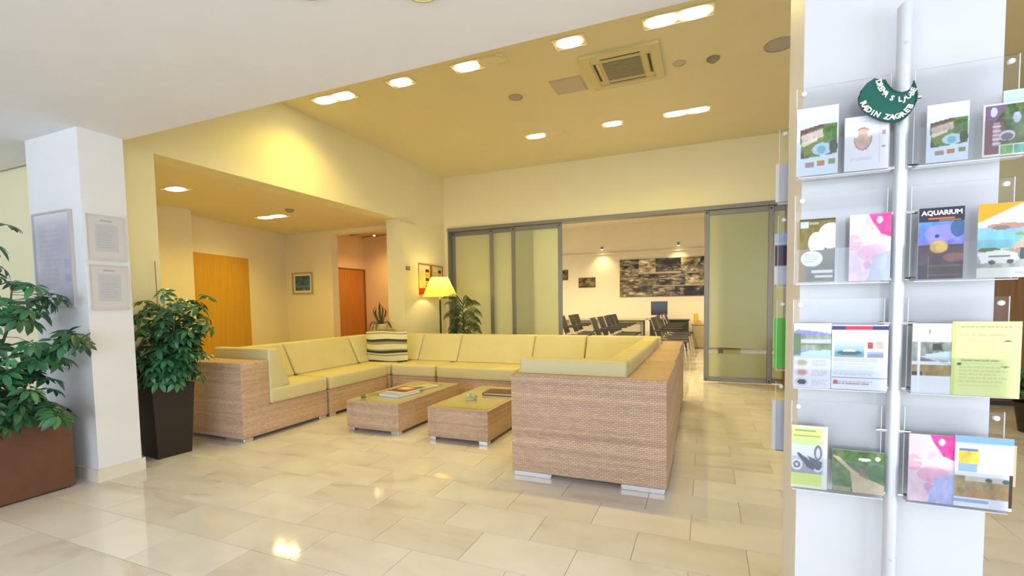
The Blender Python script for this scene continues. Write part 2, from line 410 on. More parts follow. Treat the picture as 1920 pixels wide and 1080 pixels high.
# doors in the recess and the passage
def wall_pt(y): return -6.37-.2286*(y-4.0)
d = struct(thing('door_1', '', '')); del d['label'], d['category']
a0, a1 = Vector((wall_pt(4.13), 4.13, 0)), Vector((wall_pt(5.19), 5.19, 0)); dv = (a1-a0).normalized(); nv = Vector((dv.y, -dv.x, 0))
if nv.x < 0: nv = -nv
def dpanel(name, s0, s1, z0, z1, t0, t1, m, parent):
    bm = bmesh.new(); q = [a0+dv*s0+nv*t0, a0+dv*s1+nv*t0, a0+dv*s1+nv*t1, a0+dv*s0+nv*t1]
    prism(bm, [(p.x,p.y) for p in q], 'z', z0, z1); return obj(name, bm, m, parent)
L = (a1-a0).length
dpanel('door_leaf', .0, L, 0, 1.905, -.02, .022, M_door, d)
dpanel('door_edge_seal', -.015, .0, 0, 1.92, -.02, .026, M_brown, d)
d = struct(thing('door_2', '', '')); del d['label'], d['category']
BX('door_leaf', (-6.53,-6.495,6.87,7.71,0,1.86), M_odoor, d)
bm = bmesh.new(); box(bm,-6.54,-6.48,6.84,6.87,0,1.88); box(bm,-6.54,-6.48,7.71,7.74,0,1.88); box(bm,-6.54,-6.48,6.87,7.71,1.86,1.88)
obj('door_frame', bm, M_brown, d)

# sliding glass doors
bm = bmesh.new(); box(bm, -4.07,1.9,YB-.03,YB+.16,2.372,2.425); box(bm,-4.07,-4.045,YB-.02,YB+.14,0,2.372); box(bm,1.875,1.9,YB-.02,YB+.14,0,2.372)
struct(obj('trim_2', bm, M_frame))
def slider(idx, x0, x1, y):
    d = bpy.data.objects.new('door_%d' % idx, None); COL.objects.link(d); struct(d)
    t = .028; s = .062
    for nm, b in (('stile', (x0,x0+s,y-t/2,y+t/2,.012,2.37)), ('stile', (x1-s,x1,y-t/2,y+t/2,.012,2.37)),
                  ('rail', (x0+s,x1-s,y-t/2,y+t/2,2.30,2.37)), ('rail', (x0+s,x1-s,y-t/2,y+t/2,.012,.075))):
        BX(nm, b, M_frame, d, .004, 1)
    BX('frosted_pane', (x0+s,x1-s,y-.004,y+.004,.485,2.30), M_frost, d)
    BX('frosted_pane', (x0+s,x1-s,y-.004,y+.004,.075,.405), M_frost, d)
    BX('clear_band', (x0+s,x1-s,y-.003,y+.003,.405,.485), M_band, d)
    bm = bmesh.new()
    for X in (x0+s/2, x1-s/2):
        for Z in (.045, 2.335): tube(bm, [(X,y-t/2-.005,Z),(X,y-t/2+.002,Z)], .013, 10)
    obj('screw_cap', bm, M_dark, d, True)
slider(3, -4.045, -3.19, YB+.10); slider(4, -3.31, -2.51, YB+.055); slider(5, -2.90, -2.055, YB+.01)
slider(6, -.015, .825, YB+.01); slider(7, .17, 1.02, YB+.055); slider(8, .95, 1.86, YB+.10)

# ================================================================== CEILING FITTINGS
def downlight(x, y, z, n, lit, label, power, col=WARM, group=None, rz=0, ang=150):
    """recessed slot with n round lamps; lit says which of them burn"""
    W = .50 if n == 2 else .255; D = .155; t = thing('recessed_downlight', label, 'light', (x,y,z), rz, group)
    bm = bmesh.new(); e = .012
    for b in ((-W/2-e,W/2+e,-D/2-e,-D/2), (-W/2-e,W/2+e,D/2,D/2+e), (-W/2-e,-W/2,-D/2,D/2), (W/2,W/2+e,-D/2,D/2)): box(bm, *b, -.006, .0)
    obj('trim_frame', bm, M_trim, t)
    BX('reflector_tray', (-W/2,W/2,-D/2,D/2,-.002,.0), M_trim, t)
    for i in range(n):
        cx = (i-(n-1)/2)*.235
        on_ = lit[i]
        LT('lamp_glass' if on_ else 'unlit_lamp', [(.0765,-.003),(.075,-.008),(.05,-.012),(.0005,-.014)], M_lamp if on_ else M_trim, t, (0,0,0), 24)
        lo_ = [o_ for o_ in t.children if o_.name.startswith(('lamp_glass','unlit_lamp'))][i]; lo_.location = (cx,0,0); lo_.scale = (1.6 if n == 2 else 1.42, 1.0, 1)
        if on_:
            c_, s_ = math.cos(rz), math.sin(rz)
            spot('downlight_lamp', (x+cx*c_, y+cx*s_, z-.03), power, col, ang)
    return t
G1 = 'recessed lights in the lounge ceiling'
YA, YC = 3.845, 5.765
for x, y, n, lit, lb in (
    (-3.54,YA,2,(1,1),'twin recessed light nearest the left lounge wall'),
    (-2.715,YA,1,(1,),'single recessed light between the first twin lights of the front row'),
    (-1.88,YA,2,(1,0),'twin recessed light of the front row with its right lamp out'),
    (-1.045,YA,1,(1,),'single recessed light in front of the ceiling air conditioner'),
    (-.205,YA,2,(1,1),'largest twin recessed light near the right end of the front row'),
    (-1.90,YC,2,(1,0),'twin recessed light of the back row with its right lamp out'),
    (-1.045,YC,1,(1,),'single recessed light of the back row behind the air conditioner'),
    (-.21,YC,2,(1,1),'fully lit twin recessed light of the back row')):
    downlight(x, y, HZ, n, lit, lb, P_SPOT*(.72 if y > 5 else 1.0), WARM, G1)
G2 = 'recessed lights in the lower ceiling of the side recess'
downlight(-5.16, 3.24, 2.405, 1, (1,), 'single recessed light in the side recess ceiling', P_RECESS, WARM, G2)
downlight(-5.60, 4.79, 2.405, 2, (1,1), 'twin recessed light in the side recess above the picture', P_RECESS*.7, WARM, G2)

t = thing('ceiling_air_conditioner', 'square beige cassette air conditioner in the lounge ceiling', 'air conditioner', (-.70,4.43,HZ))
bm = bmesh.new(); h = .335
for b in ((-h,h,-h,-.26),(-h,h,.26,h),(-h,-.26,-.26,.26),(.26,h,-.26,.26)): box(bm, *b, -.03, 0)
obj('frame', bm, M_acbeige, t)
BX('housing', (-.26,.26,-.26,.26,-.018,0), M_acbeige, t)
BX('intake_grille', (-.165,.165,-.165,.165,-.028,-.018), M_acdark, t)
for q in range(9): BX('grille_slat', (-.16,.16,-.15+q*.036,-.142+q*.036,-.032,-.028), M_acdark, t)
for b in ((-.17,.17,-.245,-.225),(-.17,.17,.225,.245),(-.245,-.225,-.17,.17),(.225,.245,-.17,.17)):
    BX('air_slot', (*b,-.0205,-.018), M_dark, t)
for b in ((-.17,.17,-.215,-.195),(-.17,.17,.195,.215),(-.215,-.195,-.17,.17),(.195,.215,-.17,.17)):
    BX('louvre', (*b,-.026,-.018), M_acbeige, t)
M_greyplast = mat('grey_ceiling_plastic', (.42,.38,.33), .6)
M_hatch = mat('hatch_panel', (.56,.48,.37), .6)
t = thing('access_hatch', 'flat square access hatch beside the ceiling air conditioner', 'hatch', (-1.26,4.585,HZ))
BX('hatch_panel', (-.145,.145,-.145,.145,-.008,0), M_hatch, t); bm = bmesh.new()
for b in ((-.16,.16,-.16,-.147),(-.16,.16,.147,.16),(-.16,-.147,-.147,.147),(.147,.16,-.147,.147)): box(bm,*b,-.005,0)
obj('hatch_rim', bm, M_hatch, t)
def speaker(x, y, z, r, label, m=M_greyplast, name='ceiling_speaker', cat='speaker'):
    t = thing(name, label, cat, (x,y,z)); LT('rim', [(r,0),(r,-.008),(r-.012,-.010),(r-.012,0)], m, t)
    LT('grille', [(r-.014,-.001),(r-.014,-.006),(.0005,-.008)], m, t); return t
speaker(-1.834, 4.609, HZ, .075, 'round grey ceiling speaker left of the access hatch')
speaker(.565, 4.605, HZ, .12, 'large round grey ceiling speaker close to the brochure column')
speaker(-.228, 4.58, HZ, .055, 'small round cover right of the air conditioner', M_hatch, 'ceiling_cover', 'cover')
speaker(-1.36, 1.35, LZ, .07, 'round grey ceiling speaker cut by the top edge of the picture')
speaker(-.985, 1.535, LZ, .07, 'round cream ceiling cover cut by the top edge of the picture', M_acbeige, 'ceiling_cover', 'cover')
def detector(x,y,z,label):
    t = thing('smoke_detector', label, 'smoke detector', (x,y,z))
    LT('base', [(.055,0),(.055,-.014),(.0005,-.014)], M_acdark, t); LT('sensor_head', [(.038,-.014),(.030,-.035),(.0005,-.038)], M_acdark, t)
detector(.051, 4.616, HZ, 'smoke detector between the round cover and the large speaker')
detector(-4.998, 4.551, 2.405, 'smoke detector in the ceiling of the side recess')
# passage track light
t = thing('track_light', 'spotlight track on the ceiling of the orange passage', 'light', (-5.7,7.3,2.55))
for a_, b_ in (((-.75,.0,-.03),(.55,-.30,-.03)), ((-.7,.3,-.03),(.9,.25,-.03)), ((-.1,.42,-.03),(.9,.40,-.03))):
    TB('track_rail', [a_, b_], .012, M_acdark, t, 6)
TB('spot_head', [(-.05,-.16,-.04),(-.04,-.16,-.10)], .028, M_alu, t, 12)
LT('lamp_glass', [(.02,0),(.018,-.01),(.0005,-.014)], M_lamp, t, (-.04,-.16,-.10), 12)
spot('passage_lamp', (-5.74, 7.0, 2.42), P_PASS, DEEP, 150, (-5.6,7.3,0))
spot('passage_lamp', (-5.0, 7.3, 2.42), P_PASS*.6, DEEP, 150, (-5.0,7.3,0))

# ================================================================== SOFA UNITS
zb, zs0, zs1, zl = .035, .285, .425, .68
def feet(t, x0,x1,y0,y1, w=.24):
    for (a,b) in ((x0+.012,x0+w),(x1-w,x1-.012)):
        for (c,d_) in ((y0+.012,y0+.10),(y1-.10,y1-.012)):
            BX('foot', (a,b,c,d_,0,.034), M_alu, t, .003, 1)
def cushion_prism(name, prof, axis, a0, a1, t, bev=.025):
    bm = bmesh.new(); prism(bm, prof, axis, a0, a1, bev, 3); return obj(name, bm, M_cush, t, True)
def wick(name, boxes, t):
    bm = bmesh.new()
    for b in boxes: box(bm, *b, bev=.012, seg=2)
    return obj(name, bm, M_wicker, t, True)
GS = 'modular wicker sofa units of the U shaped seating'
def sofa(label): return thing('sofa_unit', label, 'sofa', (0,0,0), 0, GS)
xo, xi = -4.54, -3.57
def left_back(y0, y1, t, top=.755):
    cushion_prism('back_cushion', [(-4.30,y0*0+zs1-.02),(-3.99,zs1-.0),(-4.15,top),(-4.30,top)], 'y', y0, y1, t)
def rear_back(x0, x1, t, top=.755):
    cushion_prism('back_cushion', [(5.39,zs1-.02),(5.05,zs1),(5.22,top),(5.39,top)], 'x', x0, x1, t)
def right_back(y0, y1, t, top=.765):
    cushion_prism('back_cushion', [(-.44,zs1-.02),(-.74,zs1),(-.59,top),(-.44,top)], 'y', y0, y1, t)
# left arm unit
t = sofa('wicker sofa end unit with arm at the left, nearest the dark square planter')
y0, y1 = 2.68, 3.625
wick('wicker_base', [(xo,xi,y0,y1,zb,zs0),(xo,xi,y0,y0+.27,zs0-.02,zl),(xo,xo+.24,y0+.25,y1,zs0-.02,zl)], t)
BX('seat_cushion', (xo+.24,xi+.015,y0+.272,y1-.004,zs0,zs1), M_cush, t, .028, 3)
cushion_prism('arm_cushion', [(y0+.272,zs1-.02),(y0+.50,zs1),(y0+.37,.775),(y0+.272,.775)], 'x', xo+.25, xi+.005, t, .022)
left_back(y0+.40, y1-.004, t); feet(t, xo,xi,y0,y1)
# left middle
t = sofa('armless wicker sofa unit in the left row beside the end unit')
y0, y1 = 3.655, 4.60
wick('wicker_base', [(xo,xi,y0,y1,zb,zs0),(xo,xo+.24,y0,y1,zs0-.02,zl)], t)
BX('seat_cushion', (xo+.24,xi+.015,y0,y1-.004,zs0,zs1), M_cush, t, .028, 3); left_back(y0-.02, y1-.004, t); feet(t, xo,xi,y0,y1)
# left corner
t = sofa('wicker corner sofa unit holding the striped bag')
y0, y1 = 4.63, 5.63
wick('wicker_base', [(xo,xi,y0,y1,zb,zs0),(xo,xo+.24,y0,y1,zs0-.02,zl),(xo+.22,xi,5.39,y1,zs0-.02,zl)], t)
BX('seat_cushion', (xo+.24,xi,y0,5.39,zs0,zs1), M_cush, t, .028, 3); left_back(y0-.01, 5.045, t); rear_back(-4.30, xi+.13, t); feet(t, xo,xi,y0,y1)
# rear row
for (x0,x1,c0,c1,lb) in ((-3.545,-2.93,-3.435,-2.865,'narrow rear sofa unit right of the striped bag'),
                   (-2.905,-1.90,-2.86,-1.875,'wide rear sofa unit in the middle behind the coffee tables'),
                   (-1.875,-1.21,-1.87,-1.255,'narrow rear sofa unit next to the right corner')):
    t = sofa(lb)
    wick('wicker_base', [(x0,x1,4.66,5.63,zb,zs0),(x0,x1,5.39,5.63,zs0-.02,zl)], t)
    BX('seat_cushion', (x0,x1,4.645,5.39,zs0,zs1), M_cush, t, .028, 3); rear_back(c0, c1, t); feet(t, x0,x1,4.66,5.63,.2)
# right corner
t = sofa('wicker corner sofa unit at the rear right'); x0, x1 = -1.185, -.225
wick('wicker_base', [(x0,x1,4.66,5.63,zb,zs0),(x0,-.44,5.39,5.63,zs0-.02,zl),(-.44,x1,4.66,5.63,zs0-.02,zl)], t)
BX('seat_cushion', (x0,-.44,4.66,5.39,zs0,zs1), M_cush, t, .028, 3); rear_back(-1.245, -.44, t); right_back(4.66, 5.045, t); feet(t, x0,x1,4.66,5.63)
# right middle
t = sofa('armless wicker sofa unit in the right row behind the near arm'); x1 = -.212
wick('wicker_base', [(x0,x1,3.76,4.635,zb,zs0),(-.44,x1,3.76,4.635,zs0-.02,zl)], t)
BX('seat_cushion', (x0-.015,-.44,3.76,4.63,zs0,zs1), M_cush, t, .028, 3); right_back(3.765, 4.655, t); feet(t, x0,x1,3.76,4.635)
# right arm unit, nearest
t = sofa('largest and nearest wicker sofa end unit, seen from its broad front side'); x1 = -.20
y0, y1 = 2.81, 3.735
wick('wicker_base', [(x0,x1,y0,y1,zb,zs0),(x0,x1,y0,y0+.1,zs0-.02,zl),(-.44,x1,y0+.08,y1,zs0-.02,zl)], t)
BX('seat_cushion', (x0-.015,-.44,y0+.1,y1-.004,zs0,zs1), M_cush, t, .028, 3)
cushion_prism('arm_cushion', [(y0+.075,zl-.0),(y0+.105,zs1-.02),(y0+.34,zs1),(y0+.21,.775),(y0+.075,.775)], 'x', x0+.035, -.442, t, .02)
right_back(y0+.21, y1+.01, t, .768); feet(t, x0,x1,y0,y1,.27)

# ================================================================== COFFEE TABLES
def coffee(label, x0,x1,y0,y1, H=.285):
    t = thing('coffee_table', label, 'coffee table', (0,0,0), 0, 'low wicker coffee tables')
    bm = bmesh.new(); box(bm, x0,x1,y0,y1,.032,H-.012, bev=.008)
    obj('wicker_body', bm, M_wicker, t, True)
    bm = bmesh.new(); e = .03
    for b in ((x0,x1,y0,y0+e),(x0,x1,y1-e,y1),(x0,x0+e,y0+e,y1-e),(x1-e,x1,y0+e,y1-e)): box(bm, *b, H-.016, H-.002, bev=.003, seg=1)
    obj('rim', bm, M_wicker, t, True)
    BX('glass_top', (x0+e+.001,x1-e-.001,y0+e+.001,y1-e-.001,H-.010,H-.002), M_tableglass, t)
    for (cx,cy) in ((x0,y0),(x1,y0)):
        sx = 1 if cx == x0 else -1
        for q in range(2):
            xx = cx+sx*(.035+q*.03); BX('woven_border', (xx-.006,xx+.006,y0-.003,y0+.002,.05,H-.02), M_wicker, t)
    for a in ((x0+.01,x0+.07),(x1-.09,x1-.01)):
        for b in ((y0+.01,y0+.07),(y1-.07,y1-.01)): BX('foot', (*a,*b,0,.033), M_alu, t, .003, 1)
    return t
coffee('long wicker coffee table with magazines on its glass top', -3.035,-2.465, 3.31,4.40)
coffee('wicker coffee table with ashtray and dark red folder on its glass top', -2.165,-1.60, 3.31,4.36)
ZT = .2855
# magazines
def place(o, x, y, z, rz, flat=True):
    o.rotation_euler = (-PI/2 if flat else 0, 0, rz); o.location = (x,y,z); return o
def mag(label, cv, W, H, x, y, rz, z, th=.008):
    t = thing('magazine', label, 'magazine', (x,y,z), rz)
    BX('page_block', (0,W,0,H,0,th), mat('magazine_pages', (.75,.75,.78), .5), t)
    s = sheet('cover', cv, W, H, .0008, t); s.rotation_euler = (-PI/2,0,0); s.location = (0,0,th+.0016)
    return t
cv = Canvas(48,60,'6a4a20').noise(0,0,1,1,.35,5,False,3).ell(.45,.45,.38,.26,'e08a30').ell(.42,.42,.2,.13,'ffd9a0').rect(0,.88,1,1,'3a2a18').rect(.08,.04,.7,.12,'f0e8d8')
mag('open looking glossy magazine with orange glow on its cover', cv, .24,.30, -2.86,3.66, -.12, ZT+.0205, .012)
cv = Canvas(40,50,'b8bcc8').lines(.1,.1,.9,.9,9,'6a7080',.5)
mag('pale grey magazine underneath the orange one', cv, .24,.30, -2.86,3.56, -.14, ZT, .02)
cv = Canvas(40,50,'1c1c1c').rect(.06,.06,.94,.94,'c8c0a0').noise(.06,.06,.94,.94,.3,4,False,2)
mag('dark edged magazine lying behind the orange one', cv, .22,.28, -2.84,4.00, -.25, ZT, .006)
tag(LT('small_plant_sprig', [(.0005,0),(.02,.006),(.026,.016),(.016,.028),(.0005,.034)], M_leaf, None, (-2.93,3.42,ZT), 10), 'small green sprig on the near left corner of the long table', 'ornament')
t = thing('ashtray', 'clear cut glass ashtray on the right coffee table', 'ashtray', (-1.945,3.70,ZT))
M_cutglass = mat('cut_glass', (.85,.92,.88), .05, 0, Transmission_Weight=.85, IOR=1.45)
LT('bowl', [(.0005,0),(.045,0),(.055,.035),(.047,.035),(.038,.010),(.0005,.010)], M_cutglass, t, (0,0,0), 12)
for k in range(6):
    a_ = k*PI/3; BX('rim_facet', (.045*math.cos(a_)-.007,.045*math.cos(a_)+.007,.045*math.sin(a_)-.007,.045*math.sin(a_)+.007,.030,.042), M_cutglass, t)
t = thing('folder', 'dark red folder lying on the right coffee table', 'folder', (-1.78,4.02,ZT), .08)
M_red = mat('dark_red_leather', (.10,.012,.02), .35)
BX('cover', (-.16,.16,-.11,.11,0,.004), M_red, t, .001, 1); BX('cover', (-.16,.16,-.11,.11,.018,.022), M_red, t, .001, 1)
BX('page_block', (-.155,.15,-.105,.105,.004,.018), mat('paper', (.7,.66,.5), .7), t); BX('spine', (-.164,-.158,-.11,.11,.001,.021), M_red, t)

# ================================================================== STRIPED BAG + POTTED PLANT
t = thing('striped_bag', 'striped fabric bag standing in the left sofa corner', 'bag', (-3.755,4.85,zs1+.002), .16)
bm = bmesh.new(); N, Mz = 14, 24; w0, dp, hh = .285, .085, .385
def bagpt(u, v, s):
    pw = 1-abs(2*u-1)**4; ph = .35+.65*math.sin(PI*min(1,.12+v*.80))
    return ((2*u-1)*w0*(1+.015*math.sin(v*9)), s*dp*pw*ph, v*hh+.006*math.sin(u*7+v*5))
for s in (-1, 1):
    g = [[bm.verts.new(bagpt(i/N, j/Mz, s)) for i in range(N+1)] for j in range(Mz+1)]
    for j in range(Mz):
        for i in range(N):
            f = bm.faces.new((g[j][i],g[j][i+1],g[j+1][i+1],g[j+1][i])); f.material_index = {0:1,1:0,2:0,3:0,4:0,5:2,6:0,7:1,8:1,9:2,10:0,11:0,12:0,13:0,14:2,15:2,16:1,17:1,18:0,19:0,20:0,21:0,22:2,23:0}[j]
bmesh.ops.remove_doubles(bm, verts=bm.verts[:], dist=.0015); bmesh.ops.recalc_face_normals(bm, faces=bm.faces[:])
obj('bag_body', bm, [mat('bag_cream', (.72,.66,.40), .85), mat('bag_charcoal', (.045,.04,.04), .9), mat('bag_olive', (.30,.29,.13), .9)], t, True)
for s in (-1,1):
    TB('handle', [(-.12,s*.02,hh-.02),(-.10,s*.025,hh+.018),(0,s*.03,hh+.024),(.10,s*.025,hh+.018),(.12,s*.02,hh-.02)], .008, mat('bag_strap', (.30,.24,.12), .8), t)

def arching_leaf(L, w, rise, droop, n=9, fold=.25):
    bm = bmesh.new(); rows = []
    for i in range(n+1):
        s = i/n; x = L*s*(1-.25*s*droop); z = rise*math.sin(min(1,s*1.25)*PI/2)*(1) - droop*L*.75*s**2.4
        ww = w*math.sin(PI*min(.999,(.08+.92*s)**.75))+.0006
        rows.append([bm.verts.new((x,-ww,z+ww*fold)), bm.verts.new((x,0,z)), bm.verts.new((x,ww,z+ww*fold))])
    for a, b in zip(rows, rows[1:]):
        for k in range(2): bm.faces.new((a[k],b[k],b[k+1],a[k+1]))
    return bm
t = thing('potted_dracaena', 'potted plant with dark arching leaves behind the striped bag', 'plant', (-4.36,5.50,zl+.001))
LT('pot', [(.08,0),(.105,.16),(.112,.16),(.112,.195),(.10,.195),(.095,.17),(.0005,.17)], mat('cream_pot', (.62,.56,.30), .5), t)
for k in range(17):
    az = k*2.4+.3; L = random.uniform(.24,.40); up = random.random() < .25
    o = obj('leaf', arching_leaf(L*(.8 if up else 1), .017, .20 if up else .11, .15 if up else 1.0), M_drac, t, True, (0,0,.17)); o.rotation_euler = (0, -1.1 if up else 0, az)

# ================================================================== LAMP, PALM
t = thing('floor_lamp', 'floor lamp with glowing yellow pleated shade behind the sofa', 'lamp', (-3.82,6.28,0))
LT('base', [(.13,0),(.13,.015),(.03,.03),(.0005,.03)], M_dark, t); TB('pole', [(0,0,.02),(0,0,1.235)], .014, M_dark, t, 12)
LT('socket', [(.022,1.215),(.026,1.235),(.026,1.285),(.014,1.30)], mat('brass_socket', (.7,.6,.35), .3, .6), t)
bm = bmesh.new(); n = 72; rings = []
for r, z in ((.262,1.262),(.262,1.275),(.128,1.562)):
    rings.append([bm.verts.new(((r+(.0025 if k%2 else -.0025))*math.cos(2*PI*k/n),(r+(.0025 if k%2 else -.0025))*math.sin(2*PI*k/n),z)) for k in range(n)])
for a, b in zip(rings, rings[1:]):
    for k in range(n): bm.faces.new((a[k],a[(k+1)%n],b[(k+1)%n],b[k]))
M_shade = bpy.data.materials.new('lamp_shade_fabric'); M_shade.use_nodes = True; nt = M_shade.node_tree; nt.nodes.clear()
tl = nt.nodes.new('ShaderNodeBsdfTranslucent'); tl.inputs[0].default_value = (.95,.74,.12,1); df = nt.nodes.new('ShaderNodeBsdfDiffuse'); df.inputs[0].default_value = (.85,.75,.35,1)
mx = nt.nodes.new('ShaderNodeMixShader'); mx.inputs[0].default_value = .35; oo = nt.nodes.new('ShaderNodeOutputMaterial')
nt.links.new(tl.outputs[0], mx.inputs[1]); nt.links.new(df.outputs[0], mx.inputs[2]); nt.links.new(mx.outputs[0], oo.inputs[0])
obj('lamp_shade', bm, M_shade, t, False)
bm = bmesh.new(); lathe(bm, [(.0005,1.30),(.022,1.32),(.036,1.37),(.03,1.41),(.0005,1.43)], n=16); obj('bulb', bm, emis('bulb_glow', (1,.85,.5), 10), t, True)
l = bpy.data.lights.new('floor_lamp_bulb', 'POINT'); l.energy = 9; l.color = (1,.82,.42); l.shadow_soft_size = .05
o = bpy.data.objects.new('floor_lamp_bulb', l); COL.objects.link(o); o.location = (-3.82,6.28,1.47)

def frond(L, n=16, droop=.9, leafl=.2):
    bm = bmesh.new(); pts = []
    for i in range(n+1):
        s = i/n; pts.append(Vector((L*s*(1-.35*s*droop), 0, L*(.75*s - .95*droop*s**2.2))))
    tube(bm, pts, [.007*(1-i/n)+.002 for i in range(n+1)], 5)
    for i in range(2, n+1):
        p = pts[i]; d = (pts[i]-pts[i-1]).normalized(); l = leafl*math.sin(PI*(i/n)**.8*.9+.15)
        for sgn in (-1,1):
            q = p+Vector((d.x*.5, sgn*.45, d.z*.3-.75)).normalized()*l
            wv = Vector((d.x,0,d.z))*.0065
            mid = p.lerp(q,.45)+Vector((0,0,.02))
            vs = [bm.verts.new(v) for v in (p, mid-wv, q, mid+wv)]; bm.faces.new(vs)
    return bm
t = thing('parlour_palm', 'dark green drooping palm between floor lamp and glass doors', 'plant', (-3.50,6.42,0))
LT('pot', [(.13,0),(.17,.30),(.18,.30),(.18,.33),(.165,.33),(.16,.29),(.0005,.29)], M_pot, t)
TB('stem', [(0,0,.29),(.02,0,.6),(.0,.02,.95)], [.02,.016,.012], M_stem, t)
for k in range(34):
    lvl = k/34; az = k*2.39996+.4; o = obj('frond', frond(random.uniform(.34,.52), 20, .85+.25*(1-lvl), .17), M_palm, t, False, (0,0,.42+.74*lvl))
    o.rotation_euler = (0, -.35 if lvl > .85 else 0, az); 

# ================================================================== UMBRELLA PLANTS
def leaf_variant(seed, n, L):
    r = random.Random(seed); bm = bmesh.new()
    for k in range(n):
        az = 2*PI*k/n*.86+.45; l = L*r.uniform(.85,1.1); w_ = l*.185; tilt = r.uniform(.25,.6)
        d = Vector((math.cos(az), math.sin(az), 0)); s = Vector((-d.y, d.x, 0)); rows = []
        for i in range(6):
            u = i/5; x = l*(.2+.8*u); z = -tilt*l*u**1.6; ww = [.10,.62,1,1,.72,.06][i]*w_
            c = d*x+Vector((0,0,z)); rows.append([bm.verts.new(c-s*ww+Vector((0,0,.25*ww))), bm.verts.new(c), bm.verts.new(c+s*ww+Vector((0,0,.25*ww)))])
        for a, b in zip(rows, rows[1:]):
            for q in range(2): bm.faces.new((a[q],b[q],b[q+1],a[q+1]))
        tube(bm, [(0,0,0), d*l*.21], .0020, 3, False)
    me = bpy.data.meshes.new('leaf'); bm.to_mesh(me); bm.free(); me.materials.append(M_leaf)
    me.polygons.foreach_set('use_smooth', [True]*len(me.polygons)); return me
LV = [leaf_variant(i, 7 if i % 2 else 8, .106) for i in range(4)]
def umbrella_plant(t, base, stems, nleaf, soil_z, clip=None, scale=1.0, LV=LV):
    """stems: list of polylines (local); compound leaves set around them on petioles"""
    pet = bmesh.new(); tot = sum(s[1] for s in stems)
    for pts, wt, rad in stems:
        TB('stem', pts, [.011]+[.008]*(len(pts)-2)+[.004], M_stem, t, 6)
        n = int(nleaf*wt/tot); P = [Vector(p) for p in pts]
        for k in range(n):
            for attempt in range(12):
                u = random.random()**.8; f = (.12+.88*u)*(len(P)-1); i = min(int(f), len(P)-2); c = P[i].lerp(P[i+1], f-i)
                az = random.random()*2*PI; rr = rad*random.uniform(.35,1.0)
                tip = c+Vector((math.cos(az)*rr, math.sin(az)*rr, rr*random.uniform(-.25,.55)))
                if clip is None or clip(tip): break
            else: continue
            tube(pet, [c, c.lerp(tip,.5)+Vector((0,0,rr*.08)), tip], .0022, 3, False)
            o = link('leaf', random.choice(LV), t, tip)
            sc = random.uniform(.75,1.15)*scale; o.scale = (sc,sc,sc)
            out = Vector((math.cos(az), math.sin(az), 0)); ax = Vector((-out.y, out.x, 0))
            o.rotation_mode = 'QUATERNION'
            o.rotation_quaternion = Matrix.Rotation(random.uniform(.15,.95), 4, ax).to_quaternion() @ Matrix.Rotation(random.random()*6.28, 4, 'Z').to_quaternion()
    o = obj('petioles', pet, M_stem, t); o['kind'] = 'stuff'
t = thing('umbrella_plant', 'large bushy umbrella plant in long brown planter by left column', 'plant', (-4.06,1.05,0))
bm = bmesh.new(); X0,X1,Y0,Y1,H = -.27,.27,-.95,.60,.50
box(bm, X0,X1,Y0,Y1,.012,.03); box(bm,X0,X0+.03,Y0,Y1,.03,H); box(bm,X1-.03,X1,Y0,Y1,.03,H); box(bm,X0+.03,X1-.03,Y0,Y0+.03,.03,H); box(bm,X0+.03,X1-.03,Y1-.03,Y1,.03,H)
obj('planter_box', bm, M_planter, t); BX('plinth', (X0+.02,X1-.02,Y0+.02,Y1-.02,0,.012), M_dark, t)
BX('soil', (X0+.03,X1-.03,Y0+.03,Y1-.03,.03,H-.05), M_soil, t)
st = [([(0,.30,.44),(.04,.34,.8),(.10,.40,1.05),(.12,.42,1.28)],1.5,.24), ([(.02,.15,.44),(.05,.18,.9),(.05,.22,1.3),(.04,.24,1.66)],2.0,.20),
      ([(.05,.40,.44),(.16,.44,.70),(.30,.50,.92)],1.3,.22), ([(-.05,-.2,.44),(-.02,-.25,1.0),(0,-.22,1.45)],1,.26), ([(.08,.2,.44),(.22,.22,.58),(.33,.28,.62)],1.2,.20),
      ([(.08,-.1,.44),(.24,-.1,.62),(.34,-.1,.72)],1,.22), ([(.1,.40,.44),(.24,.42,.56),(.38,.42,.52)],1.2,.17), ([(.1,.0,.44),(.26,.05,.58),(.40,.10,.50)],1.3,.20), ([(.1,.48,.7),(.3,.56,.9),(.46,.64,1.0)],.45,.10)]
def clipA(p): return not (p.y > .60 and p.x < .42) and p.z > (.24 if p.x > .33 else .48) and p.x < .55 and p.x > -.6
umbrella_plant(t, None, st, 298, .45, clipA, .9)
t = thing('umbrella_plant', 'umbrella plant in tall dark square planter beside the sofa end', 'plant', (-3.935,2.30,0), -.10)
bm = bmesh.new()
def frus(bm, a, b, z0, z1):
    lo = [bm.verts.new((sx*a,sy*a,z0)) for sx,sy in ((-1,-1),(1,-1),(1,1),(-1,1))]; hi = [bm.verts.new((sx*b,sy*b,z1)) for sx,sy in ((-1,-1),(1,-1),(1,1),(-1,1))]
    for k in range(4): bm.faces.new((lo[k],lo[(k+1)%4],hi[(k+1)%4],hi[k]))
    return lo, hi
lo, hi = frus(bm, .118, .148, 0, .56); bm.faces.new(lo[::-1])
inn = [bm.verts.new((sx*.134,sy*.134,.56)) for sx,sy in ((-1,-1),(1,-1),(1,1),(-1,1))]; dn = [bm.verts.new((sx*.132,sy*.132,.50)) for sx,sy in ((-1,-1),(1,-1),(1,1),(-1,1))]
for k in range(4):
    bm.faces.new((hi[k],hi[(k+1)%4],inn[(k+1)%4],inn[k])); bm.faces.new((inn[k],inn[(k+1)%4],dn[(k+1)%4],dn[k]))
bm.faces.new(dn); obj('planter_box', bm, M_pot, t)
BX('soil', (-.131,.131,-.131,.131,.49,.515), M_soil, t)
